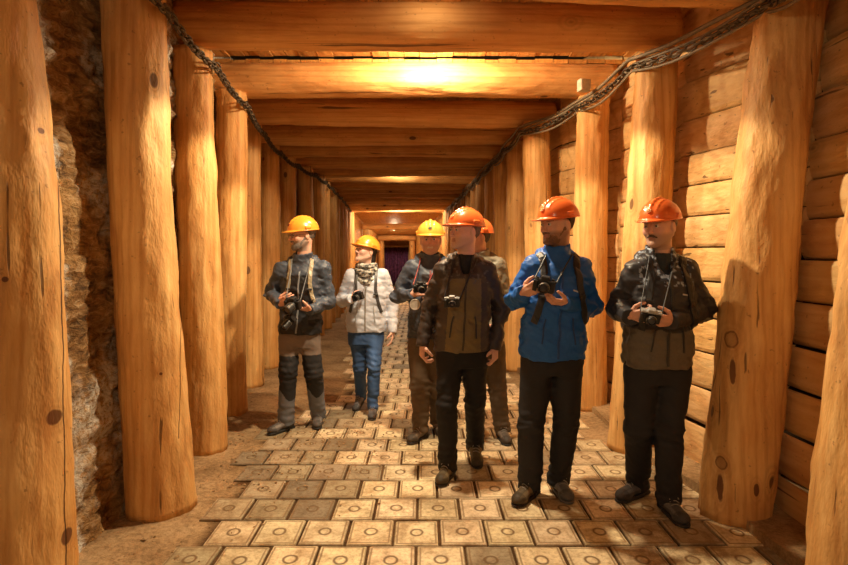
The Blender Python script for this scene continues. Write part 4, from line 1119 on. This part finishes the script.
# ------------------------------------------------------------------ the seven visitors
def c3(*a): return np.array(a, float)
def two_tone(upper, lower, zsplit, sleeve=None, speck=None, centre=None, cw=.11):
    def fn(V, k):
        C = np.where((V[:, 2] > k['hz']+zsplit)[:, None], c3(*upper), c3(*lower)) if zsplit is not None else np.tile(c3(*upper), (len(V), 1))
        if centre is not None:
            t = np.clip((V[:, 2]-k['hz'])/(k['cz']-k['hz']), 0, 1); m = (np.abs(V[:, 0]-k['cx']*t) < cw-.02*t) & (V[:, 2] < k['cz']-.05); C[m] = c3(*centre)
        if sleeve is not None:
            for sh, e, w_ in ((k['shl'], k['elL'], k['wrL']), (k['shr'], k['elR'], k['wrR'])):
                for a, b in ((sh, e), (e, w_)):
                    u = b-a; t = np.clip(((V-a) @ u)/(u @ u), 0 if a is e else -.2, 1); d = np.linalg.norm(V-a-t[:, None]*u, axis=1)
                    C[d < .082] = c3(*sleeve)
        if speck is not None:
            n = fbm(V[:, 0]*55, V[:, 1]*55, V[:, 2]*55, 2); m = (n > .35) & (V[:, 2] > k['nk'][2]-.13) & (V[:, 1] < .06) & (np.abs(V[:, 0]-k['cx']) < .16); C[m] = c3(*speck)
        return C
    return fn
OR1 = (.84, .165, .035); OR2 = (.86, .33, .035)
SK = (.74, .43, .32)
people = {}
# A: at the far left, looking aside
people['A'] = make_person(dict(seed=1, Y=5.0, label='bearded man in yellow-orange hard hat, grey-black jacket and grey trousers with black knees', hd=(302.5, 1.715), yaw=R(55), pitch=R(6), glasses=True,
    hat=OR2, badge=(.25, .03, .01), skin=SK, hair=(.25, .22, .2), stubble=((.30, .25, .22), .8), beard=(.26, .22, .20), beardth=.003,
    hem=(333, 279, 321), shL=(283, 269), shR=(322, 269), elL=(271, 293, .05), elR=(329, 301, .03), wrL=(279, 303, -.19), wrR=(312, 309, -.20),
    handL=dict(u=(.75, -.55, .35), n=(.5, .8, .3), curl=.75), handR=dict(u=(-.85, -.35, .12), n=(-.1, .2, 1), curl=.6),
    hipL=(290, 338), hipR=(309, 338), knL=(288, 371, -.10), knR=(314, 374, -.02), anL=(286, -.06), anR=(318, .12), toeL=(-.6, -.8), toeR=(.12, -1), heelL=0,
    jacket=dict(col=two_tone((.05, .06, .085), (.012, .012, .014), .13, sleeve=(.07, .088, .125), centre=(.015, .015, .018), cw=.10), depth=.14, collar=.065, hood=True, folds=.015, pockcol=(.02, .02, .02), zipcol=(.25, .27, .3)),
    inner=dict(col=(.03, .03, .035), name='sweater'),
    trousers=dict(col=lambda V, k: np.where(((V[:, 2] < .66) & (V[:, 2] > .32+.05*np.sin(V[:, 0]*30)) & (V[:, 1] < .03))[:, None], c3(.025, .025, .028), np.where((V[:, 2] > .64)[:, None], c3(.20, .155, .13), c3(.17, .185, .22))), r=(.098, .078, .066)),
    shoe=((.14, .125, .12), (.03, .03, .03))))
# B: the woman
people['B'] = make_person(dict(seed=2, Y=5.45, label='woman in yellow-orange hard hat, white padded jacket, patterned scarf and blue jeans', hd=(366, 1.572), yaw=R(48), pitch=R(-14), hs=.97,
    hat=OR2, badge=(.8, .5, .1), skin=(.78, .50, .40), hair=(.03, .02, .016), hairlen=-.12, girth=.86, handsc=.88,
    hem=(331, 347, 386), shL=(352, 276), shR=(382, 276), elL=(342, 301, .05), elR=(392, 305, .04), wrL=(350.5, 299, -.17), wrR=(392.5, 329, -.03),
    handL=dict(u=(.8, -.45, .25), n=(.4, .85, .2), curl=.8), handR=dict(n=(-1, 0, 0), curl=.35, u=(0, -.12, -1)),
    hipL=(358, 336), hipR=(374, 336), knL=(360, 367, .02), knR=(374, 367, -.10), anL=(361, .24, .02), anR=(373, -.08), toeL=(-.25, -1), toeR=(.0, -1), heelL=R(18), shoesc=.9,
    jacket=dict(col=lambda V, k: np.tile(c3(.62, .66, .78), (len(V), 1)), mat='puffer', quilt=True, folds=.008, depth=.13, sleeve=(.070, .058, .044), zipcol=(.3, .28, .27), pockcol=(.4, .4, .42), collar=.03),
    scarf=True, trousers=dict(col=lambda V, k: np.tile(c3(.05, .11, .27), (len(V), 1))*(1+.5*np.exp(-((V[:, 0]-k['knR'][0])/.03)**2))[:, None], r=(.092, .064, .050)),
    shoe=((.16, .15, .16), (.06, .055, .05))))
# C: smiling man behind
people['C'] = make_person(dict(seed=3, smile=True, Y=4.78, label='smiling man facing forward in yellow hard hat and blue-grey jacket, partly behind the front man', hd=(430.5, 1.668), yaw=R(2), pitch=R(2),
    hat=(.88, .42, .06), badge=(.04, .10, .03), skin=SK, hair=(.06, .035, .02), stubble=((.35, .20, .14), .3),
    hem=(337, 408, 448), shL=(413, 268), shR=(447, 268), elL=(397.5, 296, .03), elR=(450, 297, .06), wrL=(411, 294, -.20), wrR=(442, 303, -.18),
    handL=dict(u=(.88, -.35, .30), n=(.2, .9, -.2), curl=.3, spread=.5), handR=dict(u=(-.8, -.4, .1), n=(-.2, .9, .2), curl=.6),
    hipL=(419, 344), hipR=(437, 344), knL=(420, 389, -.05), knR=(438, 389, .02), anL=(421, -.06), anR=(438, .15), toeL=(-.5, -.85), toeR=(.15, -1),
    jacket=dict(col=two_tone((.065, .08, .115), (.045, .05, .065), .22, centre=(.03, .02, .02), cw=.085), depth=.14, sleeve=(.076, .062, .048), hood=True, zipcol=(.2, .03, .03)),
    inner=dict(col=(.05, .035, .03), name='neck_warmer', h=.06), trousers=dict(col=(.13, .085, .05), r=(.10, .08, .068)), shoe=((.16, .12, .09), (.04, .03, .03))))
# E: man hidden behind the front man
people['E'] = make_person(dict(seed=4, Y=4.72, label='man almost hidden behind the front man, only cheek, red-orange hat and khaki sleeve showing', hd=(476.5, 1.685), yaw=R(62), pitch=R(0),
    hat=OR1, skin=SK, hair=(.10, .07, .05), hem=(346, 465, 503), shL=(467, 267), shR=(498, 266), elL=(466, 300, .0), elR=(505, 302, .04), wrL=(468, 318, -.18), wrR=(495, 325, -.14),
    handL=dict(n=(.6, .8, 0), curl=.6), handR=dict(n=(-.6, .8, 0), curl=.6),
    hipL=(475, 348), hipR=(494, 348), knL=(476, 390, .05), knR=(497, 388, 0), anL=(477, .2), anR=(502, -.02), toeL=(-.1, -1), toeR=(.10, -1),
    jacket=dict(col=two_tone((.26, .23, .17), (.22, .18, .12), .2), depth=.14, hood=True), inner=dict(col=(.10, .16, .25), name='neck_warmer'),
    trousers=dict(col=(.12, .09, .065), r=(.098, .076, .066)), shoe=((.12, .095, .08), (.03, .03, .03))))
# D: the man in front
people['D'] = make_person(dict(seed=5, Y=4.0, label='front man in red-orange hard hat and brown-black jacket with olive panel, hands hanging down', hd=(465, 1.707), yaw=R(56), pitch=R(-2),
    hat=OR1, skin=(.78, .46, .35), hair=(.16, .12, .10), stubble=((.42, .26, .19), .35), badge=(.9, .35, .12),
    hem=(349.5, 433.5, 489.5), shL=(444, 271), shR=(486, 271), elL=(430, 307, .05), elR=(501, 308, .05), wrL=(423, 342, -.02), wrR=(495.5, 345, -.02),
    handL=dict(n=(1, .25, 0), u=(-.05, -.12, -1), curl=.75, thumb=.9), handR=dict(n=(-.9, .45, 0), u=(-.06, -.12, -1), curl=.7, thumb=.9),
    hipL=(450, 355), hipR=(474, 355), knL=(447, 404, -.10), knR=(475, 400, .02), anL=(448, -.10), anR=(475, .24, .02), toeL=(-.38, -1), toeR=(0, -1), heelR=R(14),
    jacket=dict(col=two_tone((.060, .042, .036), (.075, .055, .045), .2, sleeve=(.055, .040, .036), speck=(.13, .11, .095), centre=(.18, .125, .05), cw=.125), depth=.14, hood=True, collar=.045, open=True, zipcol=(.06, .04, .02)),  # speck here paints the lamp's highlights into the shoulder colour
    inner=dict(col=(.02, .018, .018), name='sweater', h=.045), trousers=dict(col=(.016, .014, .015), r=(.098, .074, .064)), shoe=((.13, .095, .05), (.03, .025, .02), (.10, .08, .05), (.03, .025, .02))))
# F: blue jacket
people['F'] = make_person(dict(seed=6, Y=3.6, label='bearded man in red-orange hard hat and bright blue jacket, holding a camera', hd=(557.5, 1.738), yaw=R(60), pitch=R(6), hs=1.06,
    hat=OR1, skin=(.70, .41, .30), hair=(.07, .04, .025), beard=(.25, .13, .075), beardth=.002, stubble=((.25, .13, .08), .8), badge=(.9, .4, .15),
    hem=(357, 519, 584), shL=(534, 268), shR=(580, 268), elL=(516, 301, .04), elR=(592, 308, .04), wrL=(522.5, 294, -.21), wrR=(567, 303, -.17),
    handL=dict(u=(.72, -.5, .45), n=(.55, .8, .1), curl=.8, thumb=.3), handR=dict(u=(-.9, -.3, .12), n=(-.1, .3, 1), curl=.55, thumb=.3),
    hipL=(538, 362), hipR=(566, 362), knL=(531, 424, -.04), knR=(565.5, 424, -.02), anL=(530, -.02), anR=(559, .06), toeL=(-.62, -.8), toeR=(.06, -1),
    jacket=dict(col=lambda V, k: np.tile(c3(.012, .115, .46), (len(V), 1)), depth=.15, folds=.015, collar=.075, hood=True, logo=(.6, .6, .65), zipcol=(.01, .06, .25), pockcol=(.01, .05, .2), sleeve=(.078, .066, .048)),
    inner=dict(col=(.10, .14, .22), name='sweater', h=.05), trousers=dict(col=(.024, .023, .027), r=(.108, .084, .072)), shoe=((.13, .09, .05), (.03, .02, .02), (.17, .17, .18), (.12, .11, .11)), shoesc=1.05))
# G: right man
people['G'] = make_person(dict(seed=8, Y=3.4, label='moustached man in red-orange hard hat and black-and-grey jacket, rightmost of the group', hd=(659.5, 1.716), yaw=R(50), pitch=R(6), hs=1.04,
    hat=OR1, moustache=(.13, .08, .05), skin=(.70, .41, .31), hair=(.16, .13, .11), stubble=((.34, .22, .17), .6), badge=(.9, .4, .15),
    hem=(365, 623.5, 690), shL=(638, 272), shR=(684, 271), elL=(618, 308, .05), elR=(704, 310, .05), wrL=(628.5, 316, -.20), wrR=(673, 321, -.19),
    handL=dict(u=(.8, -.55, .12), n=(.5, .8, .3), curl=.8), handR=dict(u=(-.9, -.4, .1), n=(-.35, .75, .5), curl=.65),
    hipL=(642, 370), hipR=(673, 370), knL=(638.5, 427, -.04), knR=(669, 430, -.08), anL=(638, .20), anR=(668.5, -.04), toeL=(-.85, -.55), toeR=(.03, -1),
    jacket=dict(col=two_tone((.035, .035, .045), (.125, .105, .08), .235, sleeve=(.030, .030, .038), speck=(.33, .40, .52)), depth=.15, hood=True, collar=.07, logo=(.5, .5, .55), open=True, sleeve=(.080, .066, .050)),
    inner=dict(col=(.03, .04, .05), name='sweater', h=.04), trousers=dict(col=(.023, .023, .029), r=(.106, .082, .070)), shoe=((.10, .095, .10), (.04, .035, .035)), shoesc=1.05))

# moustache of the right man, dark cargo panel and knee seams are part of their clothes; day packs
backpack(people['A'], 'day pack with khaki straps on the bearded man in grey-black jacket', (.36, .30, .20), (.10, .085, .055))
backpack(people['B'], 'dark day pack worn by the woman in the white jacket', (.055, .055, .06), (.04, .04, .045), wd=.028)
backpack(people['F'], 'black day pack worn over the bright blue jacket', (.03, .03, .035), (.03, .03, .035), wd=.045, inset=.62, bagw=.16)
backpack(people['G'], 'black day pack worn over the black-and-grey jacket', (.02, .02, .024), (.02, .02, .024), wd=.042, inset=.66, bagw=.16)
# sling strap of the woman crossing to her hip
# cameras
def cam_at(px, py, Y, ry, rx, rz, label, **kw):
    p = at(px, py, Y); return build_camera(tuple(p), rotz(rz) @ rotx(rx) @ roty(ry), label, **kw)
k = cam_at(293.5, 303.5, 4.70, R(10), R(25), R(-25), 'black camera held at the waist by the bearded man on the left', lens_len=.085, lens_r=.036, sc=1.05)
neck_strap(people['A'], k, col=(.12, .13, .15), wd=.010)
k2 = cam_at(290.5, 319, 4.72, R(-20), R(38), R(-35), 'second black camera dangling below the hands of the man on the left', lens_len=.10, lens_r=.036, sc=.9)
k = cam_at(358.5, 296.5, 5.17, R(-15), R(10), R(-30), 'small black camera held up by the woman in the white jacket', lens_len=.05, sc=.85)
neck_strap(people['B'], k, col=(.04, .035, .035), wd=.008)
k = cam_at(420, 288, 4.45, R(0), R(10), R(10), 'dark camera with pinkish strap held by the smiling man', lens_len=.06, sc=.85)
neck_strap(people['C'], k, col=(.35, .06, .05), wd=.012)
k = cam_at(452, 302.5, 3.80, R(0), R(8), R(-8), 'small black and silver camera hanging on the chest of the front man', silver=True, lens_len=.035, sc=.80, lens_r=.027)
neck_strap(people['D'], k, col=(.025, .02, .02), wd=.016)
k = cam_at(544.5, 285.5, 3.33, R(12), R(8), R(-22), 'black camera gripped by the man in the bright blue jacket', lens_len=.055, sc=.98)
neck_strap(people['F'], k, col=(.03, .04, .05), wd=.016)
k = cam_at(650, 316.5, 3.13, R(10), R(25), R(-15), 'small camera cradled by the man in the black-and-grey jacket', lens_len=.04, sc=.86, silver=True)
neck_strap(people['G'], k, col=(.10, .12, .15), wd=.012)
# pale disc in the smiling man's hand
p_ = at(415, 304.5, 4.43); e = empty('lens_hood', tuple(p_)); tag(e, 'pale round disc hanging below the hand of the smiling man', 'lens cap')
mb = MB(); mb.lathe([(.040, -.006), (.043, -.004), (.043, .004), (.040, .006), (.036, .004)], Matrix.Rotation(math.pi/2, 4, 'X'), 28)
M['palecap'] = plain('pale_plastic', (.55, .50, .44), .45); mb.build('cap', M['palecap'], e)
mb = MB(); mb.tube([(0, 0, .042), (.004, .0, .07), (.010, .01, .10)], .0025, 6); mb.build('cord', M['cable'], e)
